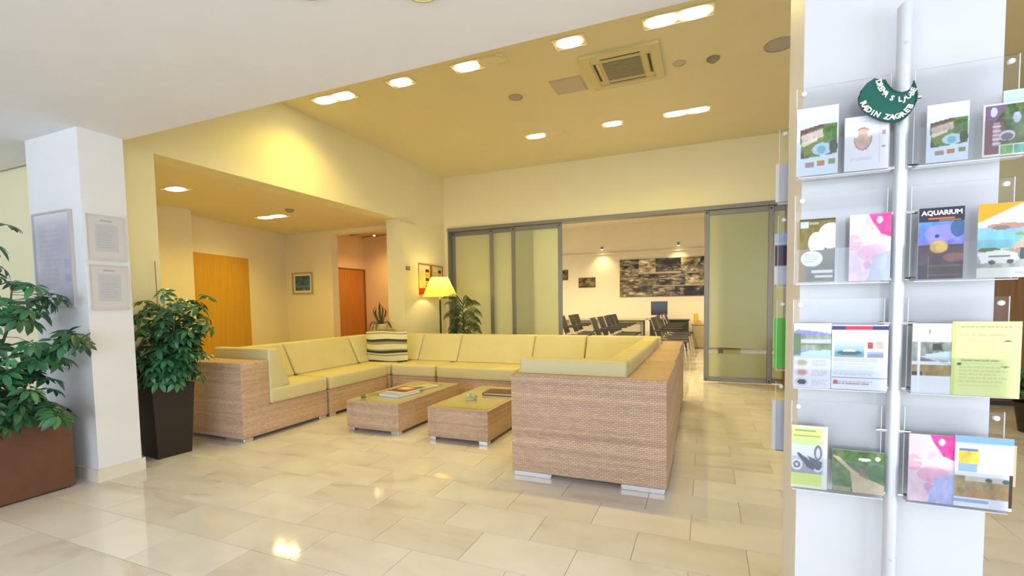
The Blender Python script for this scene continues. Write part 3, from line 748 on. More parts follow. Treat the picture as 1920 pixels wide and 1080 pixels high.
TB('bamboo_cane', [(-.06,.02,.50),(-.075,.02,1.52)], .004, M_bamboo, t, 6)
st = [([(0,0,.5),(-.02,0,.85),(-.04,.02,1.18)],1.6,.20), ([(.04,0,.5),(.10,.02,.85),(.16,.05,1.20)],1.6,.24), ([(.03,-.03,.5),(.10,-.03,.62),(.18,0,.74)],1,.18), ([(-.02,.03,.5),(-.02,-.02,.6),(-.06,-.05,.74)],.9,.15),
      ([(.05,.05,.5),(.18,.06,.8),(.28,.05,1.0)],1.1,.16)]
def clipB(p): return p.x > -.11 and p.z > .42 and p.y > -.20 and p.y < .42 and p.z < 1.27
umbrella_plant(t, None, st, 240, .5, clipB, .82)

# ================================================================== PICTURES, SIGNS ON WALLS
t = thing('notice_board', 'tall framed notice board on the near face of the left column', 'notice board', (-4.29,1.745,1.165))
cv = Canvas(60,84,'c9c7d2').noise(0,0,1,1,.06,4,True,4).lines(.12,.18,.75,.9,14,'b0b0c4',.35).rect(.78,.5,.95,.6,'b4b6d6').rect(.78,.65,.95,.74,'b0b0cc').grad(0,0,1,.12,'dfe0dc','c9c7d2')
s = sheet('printed_sheet', cv, .436,.62, .003, t); s.location = (.012,-.012,.012)
bm = bmesh.new()
for b in ((0,.46,0,.012),(0,.46,.632,.644),(0,.012,.012,.632),(.448,.46,.012,.632)): box(bm, b[0],b[1],-.022,-.0005,b[2],b[3])
obj('frame', bm, mat('thin_grey_frame', (.50,.46,.44), .4), t)
for z0, lb, sd in ((1.475, 'upper framed certificate on the right face of the left column', 3), (1.145, 'lower framed certificate on the right face of the left column', 8)):
    t = thing('certificate', lb, 'certificate', (-3.72,1.755,z0), PI/2)
    cv = Canvas(60,72,'cfcbc8').rect(.06,.05,.94,.95,'d3d0cc').rect(.2,.2,.8,.8,'c4c4ca').lines(.26,.26,.74,.75,9,'aaaab2',.5,sd).rect(.35,.10,.65,.14,'b0b0b8')
    s = sheet('printed_sheet', cv, .219,.294, .003, t); s.location = (.003,-.010,.003)
    bm = bmesh.new()
    for b in ((0,.225,0,.004),(0,.225,.296,.300),(0,.004,.004,.296),(.221,.225,.004,.296)): box(bm, b[0],b[1],-.014,-.0005,b[2],b[3])
    obj('frame', bm, mat('clear_frame_edge', (.62,.60,.58), .3), t)
t = thing('framed_picture', 'small framed blue picture on the recess wall between the doors', 'picture', (-6.685,6.1,1.36))
bm = bmesh.new()
for b in ((0,.46,0,.022),(0,.46,.348,.37),(0,.022,.022,.348),(.438,.46,.022,.348)): box(bm, b[0],b[1],-.025,-.0005,b[2],b[3])
obj('frame', bm, mat('olive_gold_frame', (.40,.34,.16), .4), t)
cv = Canvas(50,42,'efe3c2').rect(.10,.12,.90,.88,'3f646e').noise(.1,.12,.9,.88,.22,6,True,6).rect(.1,.62,.9,.68,'88a0a0',.6).rect(.1,.4,.9,.44,'2a4650',.6)
s = sheet('print', cv, .416,.326,.003,t); s.location = (.022,-.012,.022)
t = thing('room_sign', 'small dark room sign on the pilaster left of the lamp', 'sign', (XL+.036,5.80,1.66), PI/2)
BX('plate', (0,.10,-.006,0,0,.055), mat('sign_plate', (.16,.13,.07), .4), t)
BX('lettering_strip', (.01,.09,-.008,-.006,.030,.042), mat('sign_lettering', (.45,.40,.25), .5), t); BX('lettering_strip', (.01,.09,-.008,-.006,.012,.022), bpy.data.materials['sign_lettering'], t)
for y0, lb, sd in ((6.15,'left red framed painting with coloured blocks behind the lamp',1), (6.53,'right red framed painting partly hidden by the lamp shade',2)):
    t = thing('framed_picture', lb, 'picture', (XL,y0,1.30), PI/2, 'red framed paintings behind the floor lamp')
    cv = Canvas(36,48,'d9cf9a').noise(0,0,1,1,.14,5,False,sd).rect(.0,.80,1,1,'b03010').rect(.62,.30,.9,.40,'e0b020').rect(.62,.15,.9,.26,'20242c').rect(.62,.44,.9,.54,'26423a').rect(.58,.56,.9,.66,'d8b420').rect(.6,.68,.9,.76,'a02028').rect(.1,.2,.45,.7,'b9c08a',.6)
    s = sheet('print', cv, .33,.46,.003,t); s.location = (.01,-.010,.01)
    bm = bmesh.new()
    for b in ((0,.35,0,.012),(0,.35,.468,.48),(0,.012,.012,.468),(.338,.35,.012,.468)): box(bm, b[0],b[1],-.022,-.0005,b[2],b[3])
    obj('frame', bm, mat('red_frame', (.42,.08,.03), .4), t)

# ================================================================== INNER ROOM
t = thing('mural', 'long black and white photo collage on the inner room wall', 'picture', (-2.0,12.0,1.255))
r2 = random.Random(3); W, H = 2.35, .925
cells = [(0,.34,.45,1),(.0,.20,0,.45),(.20,.37,0,.38),(.37,.62,0,.36),(.34,.66,.40,.72),(.20,.37,.40,.72),(.62,.80,0,.40),(.66,.84,.42,.72),(.80,1,0,.50),(.84,1,.52,1),(.34,.56,.74,1),(.56,.84,.74,1),(0,.2,.46,.72)]
cv = Canvas(200,84,'b8ae94')
for i, (x0,x1,y0,y1) in enumerate(cells):
    g = ['a89c80','3a3630','c0b494','565048','8a8270','2a2722','b4a888','6a6252','4a453c','988c72'][i%10]
    cv.rect(x0,y0,x1,y1,g); cv.noise(x0,y0,x1,y1,.75,7+i%3*3,True,i)
    ww_, hh_ = x1-x0, y1-y0
    cv.poly([(x0,y0+hh_*r2.uniform(.3,.6))]+[(x0+ww_*k/5,y0+hh_*r2.uniform(.25,.6)) for k in range(1,5)]+[(x1,y0+hh_*r2.uniform(.3,.6)),(x1,y1),(x0,y1)],r2.choice(['2a2722','4a443a','c4b898','1e1c19','d8ccac']),.55)
    for k in range(9):
        a_, b_ = r2.uniform(x0,x1-ww_*.2), r2.uniform(y0+hh_*.2,y1-hh_*.1); cv.rect(a_,b_,min(x1,a_+ww_*r2.uniform(.05,.35)),min(y1,b_+hh_*r2.uniform(.04,.14)),r2.choice(['e6dcc0','17150f','d0c6aa','3c362c']),.6)
    cv.noise(x0,y0,x1,y1,.35,26,True,i+40)
    cv.rect(x0,y0,x1,y0+.012,'15130f',.7)
s = sheet('photo_collage', cv, W, H, .006, t); s.location = (0,-.03,0); BX('backing_board', (0,W,-.024,-.0005,0,H), M_dark, t)
for x0,x1,z0,z1,lb in ((-3.07,-2.63,1.52,1.77,'small dark framed photo left of the photo collage'), (-3.62,-3.36,1.73,1.99,'dark framed photo at the left edge of the doorway opening')):
    t = thing('framed_photo', lb, 'picture', (x0,12.0,z0)); BX('frame', (0,x1-x0,-.02,-.0005,0,z1-z0), M_dark, t)
    cv = Canvas(40,26,'5a5038').noise(0,0,1,1,.5,5,True,int(-x0*10)); s = sheet('print', cv, x1-x0-.03, z1-z0-.03, .002, t); s.location = (.015,-.024,.015)
for x, lb in ((-2.43,'left wall washer lamp above the small dark photo'), (-.60,'right wall washer lamp above the photo collage')):
    t = thing('wall_washer', lb, 'light', (x,11.90,2.50)); TB('lamp_arm', [(0,.095,0),(0,-.05,.02)], .012, M_frame, t); TB('lamp_head', [(0,-.05,.03),(0,-.04,-.04)], .03, M_frame, t, 10)
    LT('lamp_glass', [(.024,0),(.02,-.006),(.0005,-.008)], M_lamp, t, (0,-.04,-.041), 12)
    spot('wall_washer_lamp', (x, 11.72, 2.45), 22, (1,.72,.34), 95, (x,12.0,1.7), .9)
for x, y in ((-3.2,9.6),(-1.0,9.6),(1.4,9.6),(-2,8.2)): spot('inner_room_lamp', (x,y,3.0), P_INNER, (1,.78,.44), 150)
# chairs
def make_chair():
    t = thing('conference_chair', 'black conference chair', 'chair', (0,0,0))
    TH = .0095
    BX('seat', (-.20,.23,-.22,.22,.425,.46), M_black, t, .012, 2)
    bm = bmesh.new(); prism(bm, [(-.235,.50),(-.205,.50),(-.325,.86),(-.350,.86)], 'y', -.215, .215, .008, 2); obj('backrest', bm, M_black, t, True)
    for s in (-1,1):
        TB('leg', [(.20,s*.225,.44),(.27,s*.235,.012)], TH, M_chrome, t); TB('leg', [(-.10,s*.225,.44),(-.27,s*.235,.012)], TH, M_chrome, t)
        TB('back_upright', [(-.10,s*.225,.44),(-.20,s*.228,.47),(-.34,s*.228,.86)], TH, M_chrome, t)
        TB('armrest', [(-.27,s*.245,.64),(.12,s*.25,.645)], .014, M_black, t)
    TB('stretcher', [(-.19,-.23,.22),(-.19,.23,.22)], .008, M_chrome, t)
    return t
ch = make_chair(); first = True
rows = [('C','right hand row', -.50, [8.35,8.93,9.51,10.09,10.67]), ('B','middle row', -1.52, [8.25,8.82,9.37,9.92,10.45]), ('A','left row', -2.42, [9.4,9.95,10.5])]
nth = ['nearest','second','third','fourth','farthest']
for key, rn, x, ys in rows:
    for i, y in enumerate(ys):
        nm = nth[i] if i < len(ys)-1 else 'farthest'
        lb = '%s black mesh chair in the %s of the inner room' % (nm, rn)
        rz = random.uniform(-.10,.10) - (.06 if key != 'C' else .0)
        if first: ch.location = (x,y,0); ch.rotation_euler = (0,0,rz); ch['label'] = lb; ch['group'] = 'chairs in the room behind the glass doors'; first = False
        else: dup(ch, (x+random.uniform(-.03,.03),y,0), rz, lb)
# long table, screen, cabinet, vase
M_tab = mat('grey_table_panel', (.42,.40,.32), .6)
t = thing('conference_table', 'long grey conference table behind the rows of chairs', 'table', (-2.1,11.25,0))
BX('tabletop', (-1.15,.85,-.30,.30,.70,.73), M_tab, t, .004, 1); BX('modesty_panel', (-1.08,.78,-.24,-.22,.25,.70), M_tab, t)
for sx in (-1.05,.75):
    for sy in (-.25,.25): BX('leg', (sx-.02,sx+.02,sy-.02,sy+.02,0,.70), M_frame, t)
t = thing('monitor', 'black flat monitor standing on a dark desk in the inner room', 'monitor', (-1.00,11.45,.705))
BX('screen', (-.185,.185,-.02,.02,.10,.42), M_dark, t, .006, 1); BX('display', (-.17,.17,-.0215,-.02,.115,.405), mat('dark_display', (.004,.004,.005), .15), t)
TB('stand', [(0,.0,.012),(0,.0,.12)], .02, M_dark, t); BX('base', (-.10,.10,-.07,.07,0,.012), M_dark, t, .003, 1)
t = thing('desk', 'dark desk with solid front below the monitor', 'desk', (-.75,11.40,0))
BX('desktop', (-.45,.42,-.28,.28,.675,.705), M_dark, t, .004, 1); BX('front_panel', (-.43,.40,-.26,-.24,.08,.675), mat('dark_panel', (.02,.03,.028), .4), t)
for sx in (-.43,.38): BX('side_panel', (sx,sx+.02,-.24,.26,0,.675), M_dark, t)
t = thing('radiator_cover', 'low ribbed beige cabinet at the far right of the inner room', 'cabinet', (.30,11.815,0))
M_rad = mat('beige_cabinet', (.40,.34,.22), .5)
BX('body', (-.58,1.2,-.10,.10,.03,.56), M_rad, t); BX('top', (-.60,1.22,-.12,.10,.56,.585), M_rad, t, .003, 1); BX('plinth', (-.58,1.2,-.10,.09,0,.03), M_brown, t)
for k in range(22): BX('rib', (-.56+k*.08,-.52+k*.08,-.108,-.10,.05,.54), M_rad, t)
t = thing('vase', 'yellow vase on the beige cabinet in the inner room', 'vase', (-.20,11.80,.587))
LT('vase_body', [(.045,0),(.05,.02),(.05,.22),(.044,.24),(.038,.24),(.042,.21),(.042,.02),(.0005,.015)], mat('yellow_glaze', (.70,.42,.03), .35), t)

# ================================================================== BROCHURE STAND
CX = .52
def stand(label, y, side):
    """side -1: pockets face the camera; +1: they face the lounge"""
    t = thing('brochure_stand', label, 'brochure stand', (CX, y, 0))
    bm = bmesh.new(); n = 20; zt = 1.985; r = .0172
    A = [bm.verts.new((r*math.cos(2*PI*k/n), r*math.sin(2*PI*k/n), .0)) for k in range(n)]
    B = [bm.verts.new((r*math.cos(2*PI*k/n), r*math.sin(2*PI*k/n), zt+ (math.cos(2*PI*k/n)*.9)*r*.8)) for k in range(n)]
    for k in range(n): bm.faces.new((A[k],A[(k+1)%n],B[(k+1)%n],B[k]))
    bm.faces.new(B); bm.faces.new(A[::-1]); obj('pole', bm, M_polewhite, t, True)
    for z in (1.866, .36): TB('screw', [(0,side*(r+.002),z),(0,side*(r-.004),z)], .004, M_alu, t, 8)
    LT('foot_flange', [(.028,0),(.028,.012),(.02,.018),(.0005,.018)], M_polewhite, t)
    return t
rowz = [1.521, 1.198, .876, .555]      # bottoms of the four tiers
def pocket(t, x0, x1, z0, side, H=.20, plate_top=.27):
    """acrylic pocket: back plate, front lip plate, floor and two bolts; x local to the pole"""
    s = side; pk = BX('pocket_back_plate', (x0,x1,-.001,.002,z0-.006,z0+plate_top), M_acr, t)
    pk.location = (0, 0, 0)
    yf = s*.034
    BX('pocket_front_plate', (x0,x1,min(yf,yf+.002),max(yf,yf+.002),z0-.006,z0+H*.5), M_acr, pk)
    BX('pocket_floor', (x0,x1,min(0,yf),max(0,yf),z0-.007,z0-.005), M_acredge, pk)
    e = .0006
    for a in (x0, x1): BX('polished_edge', (a-e,a+e,-.0015,.0025,z0-.006,z0+plate_top), M_acredge, pk)
    inner = x1 if abs(x1) < abs(x0) else x0; sg = -1 if inner > 0 else 1
    for z in (z0+.003, z0+.195):
        TB('bolt', [(inner-sg*.014,s*.002,z),(inner+sg*.016,s*.002,z)], .0055, M_chrome, pk, 8)
    outer = x0 if inner == x1 else x1
    TB('bolt', [(outer+(.018 if outer < 0 else -.018),s*.006,z0+plate_top-.018),(outer+(.018 if outer < 0 else -.018),-s*.004,z0+plate_top-.018)], .007, M_acredge, pk, 10)
YS = 1.70
fs = stand('white pole brochure stand with acrylic pockets before the right column', YS, -1)
for z in rowz:
    pocket(fs, -.262, -.028, z, -1); pocket(fs, .028, .250, z, -1)
bs = stand('second brochure stand on the far side of the right column', 2.065, 1)
for z in rowz:
    pocket(bs, -.262, -.028, z, 1); pocket(bs, .028, .250, z, 1)

# ---- leaflets (x, z measured on the pocket plane)
def leaflet(label, cv, x0, x1, z0, z1, th=.004, y=None, cat='brochure', name='brochure', lean=.0, group=None):
    s = sheet(name, cv, x1-x0, z1-z0, th, None, lean); s.location = (x0, (YS-.024) if y is None else y, z0)
    return tag(s, label, cat, group)
def garden():
    c = Canvas(56,80,'dbe9f4').grad(0,0,1,.3,'eef2f4','cfe2f0')
    c.poly([(.08,.34),(.6,.26),(.97,.26),(.97,.70),(.12,.74)],'5c7a3c').noise(.08,.3,.97,.72,.28,8,False,5)
    c.poly([(.08,.32),(.6,.26),(.7,.30),(.1,.38)],'6a4a48').poly([(.1,.40),(.62,.33),(.64,.44),(.15,.52)],'cbb4ac').noise(.1,.34,.66,.5,.15,12,True,3)
    c.poly([(.12,.50),(.5,.45),(.5,.50),(.14,.57)],'e6dcc2').poly([(.14,.58),(.45,.50),(.4,.66),(.2,.70)],'7c8a2c').ell(.62,.62,.24,.09,'c6dce6').ell(.60,.63,.1,.06,'6cc0d4')
    c.ell(.88,.6,.1,.1,'3c4c30').poly([(.10,.62),(.2,.72),(.10,.74)],'5a2a1c')
    c.rect(.22,.80,.42,.87,'b08c80').rect(.5,.79,.68,.86,'c0803c').rect(.76,.78,.93,.85,'8a8f5c'); return c
leaflet('hotel garden and pool brochure in the left pocket of the top tier', garden(), .256,.362, 1.521,1.722)
leaflet('hotel garden and pool brochure right of the pole in the top tier', garden(), .570,.661, 1.522,1.680)
c = Canvas(50,66,'eceaf2').rect(0,0,.03,1,'d8d4e4').ell(.42,.42,.20,.21,'a88478').ell(.42,.42,.175,.185,'d8b4a0').noise(.2,.2,.64,.64,.10,9,True,2).ell(.27,.33,.06,.07,'eceaf2').ell(.57,.33,.05,.07,'eceaf2').lines(.14,.76,.7,.82,2,'c0bcd0',.6)
c.rect(.78,.1,.80,.9,'d6d2e2').rect(.84,.3,.92,.38,'a06890',.7).rect(.84,.58,.92,.60,'9090a8').lines(.1,.10,.7,.16,1,'bcb8cc',.6)
leaflet('white booklet with a pale brown crest in the top tier', c, .378,.484, 1.521,1.677, .008)
c = Canvas(64,84,'f4f2ea').rect(.05,.04,.88,.95,'4e6a34').noise(.05,.04,.88,.95,.30,7,False,8).poly([(.05,.05),(.5,.05),(.2,.4),(.05,.5)],'7a5a80').poly([(.05,.3),(.42,.35),(.4,.95),(.05,.95)],'84505c').rect(.22,.36,.34,.80,'d8cdd8',.6).ell(.22,.16,.07,.09,'c8c4d4')
for k in range(5): c.rect(.2,.42+k*.08,.38,.45+k*.08,'efe6ea',.8)
c.ell(.5,.62,.16,.10,'d4cfd0').ell(.5,.64,.12,.07,'7a6a80').ell(.68,.30,.08,.10,'b8c0d4').rect(.88,.04,.905,.95,'f4f2ea').rect(.905,.04,1,.8,'4c4f40').rect(.35,.78,1,1,'f0efe6').rect(.38,.80,.62,.97,'74b060').rect(.64,.80,1,.97,'6cb094').noise(.38,.8,1,.97,.22,6,False,1)
leaflet('photo brochure of a park path at the right of the top tier', c, .690,.790, 1.522,1.660)
c = Canvas(50,84,'7a6a20').noise(0,0,1,1,.22,5,True,6).rect(0,0,1,.03,'4a4010').rect(.05,.05,.26,.14,'c4dcec').rect(.28,.06,.55,.10,'d8c8a0',.7).ell(.50,.38,.24,.17,'f0e8ec').ell(.86,.28,.34,.20,'f2eee6').rect(.20,.5,1,.98,'5c5648').noise(.2,.5,1,.98,.16,6,True,2).rect(0,.60,.2,1,'8a6a0c').ell(.36,.63,.30,.125,'f4f2e6').lines(.14,.56,.58,.70,4,'a8a49a',.7).rect(.36,.81,.95,.86,'d8dcd8').rect(.46,.89,.95,.93,'d8dcd8')
leaflet('olive green leaflet with two pale mushrooms, second tier left', c, .267,.360, 1.199,1.390)
def pinkish(seed):
    c = Canvas(54,84,'efd4e4').noise(0,0,1,1,.14,5,False,seed).poly([(.45,0),(1,0),(1,.36),(.75,.30),(.55,.12)],'ee3f94').noise(.4,0,1,.36,.22,8,False,seed+1).ell(.72,.10,.07,.05,'f8dcec').ell(.1,.42,.2,.12,'e88aa0',.5).ell(.55,.58,.35,.12,'e890b4',.45).poly([(.6,.62),(1,.55),(1,1),(.45,1)],'b9c0ea').noise(.4,.6,1,1,.18,7,False,seed+2).ell(.45,.76,.1,.06,'c868b0',.4)
    c.rect(.12,.37,.6,.40,'f6eef6',.7).rect(.12,.45,.55,.47,'f6eef6',.5); return c
leaflet('pink and lilac watercolour leaflet in the second tier', pinkish(4), .396,.496, 1.198,1.393)
c = Canvas(60,90,'1c1a34').grad(0,.2,1,.52,'5a8ad0','7a7ad8').noise(0,.2,1,.55,.20,6,False,4).ell(.5,.36,.36,.12,'a08cd8',.6).ell(.42,.46,.2,.06,'9a94f0',.6).ell(.42,.40,.05,.025,'1c2c78').ell(.86,.3,.16,.12,'20486c',.7)
c.rect(0,.55,1,.8,'4c3248').noise(0,.52,1,.82,.25,7,False,9).ell(.46,.55,.20,.085,'e0b048').ell(.52,.56,.12,.06,'f0cc70').ell(.8,.70,.25,.06,'c07c58',.6).rect(0,.8,1,1,'46363c').noise(0,.8,1,1,.15,6,True,3).rect(.22,.93,.95,.95,'9a806c',.6).rect(.2,.8,.95,.82,'8a706c',.6).rect(0,.8,.22,1,'32284e').rect(.23,.68,.25,1,'a890b0',.7)
c.rect(0,0,1,.2,'1c1a34').rect(.22,.145,.78,.17,'d06a3c').rect(.45,.175,.92,.19,'b0904c')
aq = leaflet('dark blue aquarium leaflet with white title, second tier', c, .559,.659, 1.198,1.397)
bm = text_bm('AQUARIUM', .0172, .0006); o = obj('lettering', bm, mat('white_ink', (.9,.9,.9), .5), aq); o.rotation_euler = (PI/2,0,0); o.location = (.050,-.0012,.184); o.scale = (1.0,1,1)
c = Canvas(64,86,'fbe9c8').poly([(0,0),(1,-.05),(.93,.0),(0,.26)],'ffa400').rect(0,.26,1,.27,'e8eef4',0).poly([(0,.26),(.95,.0),(1,.0),(1,.30),(0,.36)],'d6e4f2').grad(0,.33,1,.60,'86b8e8','74ccd0').noise(0,.33,1,.6,.12,6,False,2).ell(.6,.31,.42,.04,'b88c78').ell(.46,.33,.18,.03,'8a7070').poly([(1,.42),(1,.75),(.6,.62),(.8,.52)],'d8b894').ell(.84,.42,.12,.02,'98a040')
c.rect(0,.62,1,.86,'a8aca0').noise(0,.6,1,.86,.2,6,True,6).ell(.24,.62,.22,.03,'5a6a2c').poly([(0,.66),(.5,.62),(.8,.68),(.85,.76),(.1,.80)],'f2f4ee').rect(.2,.74,.75,.80,'e8ece6').ell(.3,.79,.07,.03,'404838').ell(.66,.78,.07,.03,'404838').rect(.24,.70,.66,.72,'7a7c78').ell(.88,.68,.09,.08,'3c5664').ell(.8,.64,.05,.04,'c08870').rect(0,.86,1,1,'e6e6da').rect(.76,.92,.93,.94,'a8a0b8',.7)
leaflet('leaflet with orange corner, beach and white car, second tier right', c, .688,.792, 1.197,1.397)
c = Canvas(50,82,'f0f0f6').poly([(0,.14),(.1,.10),(.55,.12),(1,.16),(1,.5),(0,.5)],'8890c8').rect(0,.2,1,.40,'8ea07c').noise(0,.16,1,.42,.25,8,False,5).rect(.2,.24,1,.30,'d8d4e4',.8).rect(.24,.30,.95,.33,'5a6488',.6).poly([(0,.48),(.4,.42),(1,.40),(1,.52),(0,.52)],'bcdce4').rect(0,.16,.2,.5,'5a7450',.8)
for k, q in enumerate(('b8a850','d8907c','3a3444')): c.ell(.22,.60+k*.145,.19,.06,'d8d4dc').ell(.24,.60+k*.145,.12,.04,q); c.lines(.5,.56+k*.145,.95,.66+k*.145,4,'9a9ab8',.5,k)
leaflet('white hotel leaflet with three food photos, third tier left', c, .257,.356, .868,1.072)
c = Canvas(72,82,'eef0f8').rect(0,.02,1,.085,'2e2e74').rect(.25,.02,.72,.09,'d02848').lines(.3,.11,.7,.15,1,'88c0d0',.7).grad(.05,.24,.58,.40,'dbe4f2','9ab8dc').grad(.05,.40,.58,.50,'7cb0c0','56909c').ell(.32,.43,.22,.035,'48645c').ell(.32,.40,.12,.02,'d0d4d0').rect(.64,.27,.74,.36,'b84038').rect(.78,.26,.92,.36,'c8b4a4').noise(.62,.25,.95,.36,.2,8,False,2).grad(.64,.40,.92,.50,'c0c8e0','70788c')
c.lines(.04,.52,.92,.58,2,'c88090',.5,3).lines(.04,.60,.9,.78,6,'a0b4d0',.45,4).rect(.02,.80,.98,.815,'8894b8').lines(.06,.86,.95,.93,2,'8a5058',.5,5).rect(.04,.85,.12,.92,'d05050')
leaflet('cruise leaflet with dark blue and red header, third tier', c, .357,.496, .872,1.068, .005, YS-.026)
c = Canvas(48,84,'eceef2').lines(.1,.03,.5,.06,1,'a8a8b0',.6).rect(.0,.26,1,.54,'8a9088').noise(0,.26,1,.54,.25,6,True,8).poly([(.3,.44),(1,.38),(1,.54),(.5,.5)],'b8ccd0').poly([(.5,.28),(.7,.28),(.75,.38),(.5,.38)],'3a3c38').poly([(.15,.46),(.35,.46),(1,.58),(1,.60)],'c8ccd4').rect(.0,.58,1,.74,'a08848').noise(0,.58,1,.74,.25,7,False,4).rect(0,.68,.28,.74,'3a1c24').rect(.14,.0,.20,1,'f6f6fa').ell(.42,.12,.03,.04,'9a9aa4')
leaflet('white leaflet with grey road photo, third tier right of the pole', c, .553,.645, .870,1.072)
def yel(bg='e9efa0'):
    c = Canvas(74,86,bg).rect(0,0,.05,1,'dfe66c').lines(.12,.07,.92,.10,1,'7a7a30',.8,2).lines(.10,.17,.93,.20,1,'8a8a40',.6,6).lines(.12,.25,.85,.88,13,'a8ac60',.28,7).lines(.15,.51,.9,.54,1,'5a5c28',.7,9)
    c.ell(.12,.565,.035,.02,'3c4018').ell(.80,.26,.06,.012,'5a5c28',.8).ell(.78,.59,.06,.01,'6a6c38',.7); return c
leaflet('bright yellow text sheet sticking out of the third tier', yel(), .641,.786, .868,1.078, .004, YS-.027)
c = Canvas(8,8,'d8c4a0')
leaflet('beige sheet edge showing behind the yellow text sheet', c, .70,.793, .965,1.068, .003, YS-.012)
c = Canvas(54,84,'f2f4dc').rect(0,.03,.86,.22,'dcec80').rect(.1,.07,.66,.10,'4a8a5a',.7).rect(.06,.15,.80,.18,'4a8a5a',.6).rect(0,.22,.9,.76,'d2d4dc').ell(.42,.26,.5,.05,'c8dc90').rect(0,.6,.86,.76,'a8a8b4').rect(0,.76,.86,.95,'dcec84')
c.ell(.16,.63,.15,.085,'f4f4fa').ell(.16,.63,.10,.055,'6a6a84').ell(.16,.63,.05,.03,'e0e0ea').ell(.74,.64,.14,.085,'e4e8f0').ell(.74,.64,.09,.055,'4a5260').poly([(.15,.45),(.22,.44),(.72,.62),(.62,.70),(.45,.66)],'4c5866').poly([(.45,.48),(.85,.56),(.85,.66),(.6,.62)],'56626e').ell(.74,.42,.11,.12,'6c7684').ell(.74,.43,.06,.08,'c8ccd6').rect(.88,0,1,1,'f0f0f2')
leaflet('lime green leaflet with a motorbike, bottom tier left', c, .256,.352, .553,.751)
c = Canvas(80,66,'5a7a44').noise(0,0,1,1,.28,7,False,3).poly([(.0,.14),(.14,.18),(.36,.42),(.62,.62),(1,.78),(1,1),(.4,1),(.38,.7),(.34,.5),(.1,.26)],'cbb898').noise(.3,.5,1,1,.08,8,True,4).poly([(.52,.42),(.6,.42),(.68,.66),(.52,.58)],'8a6a70').ell(.62,.20,.12,.04,'e4e8d8').ell(.86,.16,.05,.05,'e0e8c8').rect(0,.88,.36,1,'b8a888',.7).ell(.84,.5,.18,.2,'2c5c34',.5)
leaflet('landscape photo card of a winding trail, bottom tier', c, .366,.497, .557,.685)
leaflet('pink and lilac watercolour leaflet in the bottom tier', pinkish(12), .553,.656, .553,.751, .004, YS-.024)
c = Canvas(76,86,'eef2f8').rect(0,0,1,.09,'86b0dc').rect(0,.09,.95,.12,'c4d8ec').lines(.2,.11,.7,.13,1,'c07060',.5,2).rect(.06,.18,.42,.42,'e8c848').noise(.06,.18,.42,.42,.30,6,False,5).rect(.06,.38,.4,.50,'94b4d8').rect(.08,.17,.40,.21,'5a80b0').rect(.68,.12,.69,.56,'c8b8b0')
c.rect(0,.56,.94,.86,'a89468').noise(0,.56,.94,.86,.28,8,False,6).rect(.2,.56,.95,.63,'e8e4e8',.7).rect(.3,.74,.6,.86,'c08850',.7).rect(.62,.72,.9,.84,'b88450',.5).ell(.6,.60,.06,.03,'3c5c6c').ell(.88,.60,.06,.03,'3c5c6c').rect(0,.88,.6,.93,'9cb4e0').rect(.62,.86,.94,1,'e4e6f2').rect(.94,.5,1,.95,'4a2c20')
leaflet('light blue map leaflet overlapping the pink one, bottom tier', c, .656,.780, .555,.756, .006, YS-.028)
leaflet('beige sheet edge behind the light blue map leaflet', Canvas(8,8,'d8c8a8'), .70,.793, .62,.735, .003, YS-.012)
leaflet('pale blue sheet showing above the park path brochure', Canvas(10,10,'b8cfee').grad(0,0,1,1,'c8dcf4','a8c4e8'), .735,.792, 1.60,1.695, .003, YS-.012)
# sheets in the far stand, seen past the column's left edge
YF = 2.065+.018
for z0, z1, lb, cc in ((1.521,1.665,'white sheet in the far stand, top tier','e6e4e6'), (1.205,1.400,'white leaflet with dark violet photo in the far stand','dfe4f2'), (.878,1.074,'bright green sheet in the far stand','5fd23c'), (.553,.748,'white sheet in the far stand, bottom tier','e0e0ec')):
    c = Canvas(20,30,cc)
    if 'violet' in lb: c.rect(.3,.25,1,.62,'4a3050').rect(0,.0,1,.2,'b8cce8')
    c.a = c.a[:, ::-1].copy()
    s = leaflet(lb, c, .249,.36, z0, z1, .012, YF-.010)
# green hanging sign round the pole
out = [(.443,1.771),(.425,1.760),(.411,1.742),(.405,1.723),(.407,1.705),(.414,1.691),(.425,1.677),(.439,1.665),(.455,1.654),(.470,1.647),(.486,1.643),(.501,1.643),(.514,1.650),(.524,1.661),(.533,1.677),(.539,1.695),(.540,1.709),(.538,1.721),(.535,1.735),(.531,1.748)]
inn_ = [(.529,1.738),(.526,1.728),(.517,1.721),(.505,1.720),(.495,1.724),(.486,1.730),(.478,1.740),(.471,1.751),(.465,1.764)]
t = thing('crescent_sign', 'dark green crescent sign with white lettering hung on the pole', 'sign', (0,0,0))
bm = bmesh.new(); prism(bm, out+inn_, 'y', 1.658, 1.662); bmesh.ops.triangulate(bm, faces=[f for f in bm.faces if len(f.verts) > 4]); obj('sign_board', bm, mat('green_felt', (.003,.095,.068), .75), t)
M_rim = mat('dark_green_rim', (.01,.05,.035), .5)
TB('rim', [(x,1.658,z) for x,z in out], .0022, M_rim, t, 6); TB('rim', [(x,1.658,z) for x,z in inn_], .0022, M_rim, t, 6)
M_ivory = mat('ivory_lettering', (.78,.80,.66), .6)
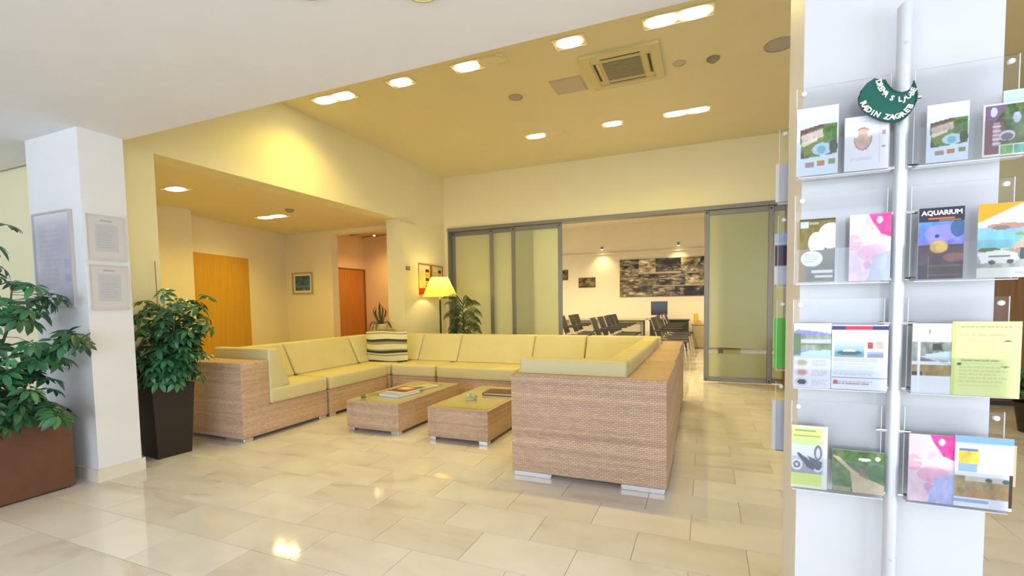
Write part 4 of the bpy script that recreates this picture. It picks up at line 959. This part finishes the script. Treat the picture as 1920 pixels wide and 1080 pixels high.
def arc_text(s, pts, size):
    P = [Vector((p[0],0,p[1])) for p in pts]; seg = [(b-a).length for a,b in zip(P,P[1:])]; T = sum(seg); n = len(s); big = bmesh.new()
    for i, chx in enumerate(s):
        if chx == ' ': continue
        d_ = T*(i+.5)/n; k = 0
        while k < len(seg)-1 and d_ > seg[k]: d_ -= seg[k]; k += 1
        dr = (P[k+1]-P[k]).normalized(); p = P[k]+dr*d_
        b = text_bm(chx, size, .0008); me = bpy.data.meshes.new('g')
        Mx = Matrix(((dr.x,0,0),(0,0,0),(dr.z,0,0))); nrm = Vector((-dr.z,0,dr.x))
        for v in b.verts: q = v.co.copy(); v.co = Vector((p.x,1.6565,p.z))+dr*q.x+nrm*q.y+Vector((0,-q.z,0))
        b.to_mesh(me); b.free(); big.from_mesh(me); bpy.data.meshes.remove(me)
    return obj('lettering', big, M_ivory, t)
arc_text('DREMA S LJUBE', [(.450,1.764),(.455,1.744),(.466,1.725),(.480,1.710),(.497,1.702),(.514,1.702),(.526,1.712),(.534,1.728)], .0185)
arc_text('RADIN ZAGREB', [(.414,1.712),(.422,1.693),(.437,1.677),(.455,1.666),(.474,1.658),(.492,1.655),(.508,1.660),(.521,1.672),(.528,1.685)], .0195)

# ================================================================== RIGHT BACKGROUND
t = thing('wooden_wardrobe', 'brown wooden cabinet seen past the right edge of the column', 'cabinet', (3.2,6.6,0))
BX('body', (-.65,.9,-.25,.30,.05,1.80), M_brown, t); BX('plinth', (-.63,.88,-.22,.28,0,.05), M_dark, t)
for k in range(3): BX('door', (-.64+k*.515,-.64+k*.515+.505,-.27,-.25,.07,1.78), M_brown, t, .003, 1)
t = thing('wooden_sideboard', 'low brown wooden sideboard behind the green sheet', 'cabinet', (1.35,6.62,0))
BX('body', (-.42,.5,-.2,.25,.03,.62), M_brown, t); BX('top', (-.43,.51,-.21,.26,.62,.64), M_brown, t, .003, 1)
for k in range(2): BX('door', (-.41+k*.455,-.41+k*.455+.445,-.215,-.2,.05,.60), M_brown, t, .003, 1)
t = thing('umbrella_plant', 'green potted plant at the right edge behind the column', 'plant', (2.55,5.2,0))
LT('pot', [(.10,0),(.13,.22),(.14,.22),(.14,.25),(.125,.25),(.12,.20),(.0005,.20)], M_pot, t)
umbrella_plant(t, None, [([(0,0,.2),(0,0,.35),(-.03,0,.5)],1,.16),([(0,0,.2),(.06,.05,.4),(.1,.05,.55)],1,.16)], 46, .2, None, .9)
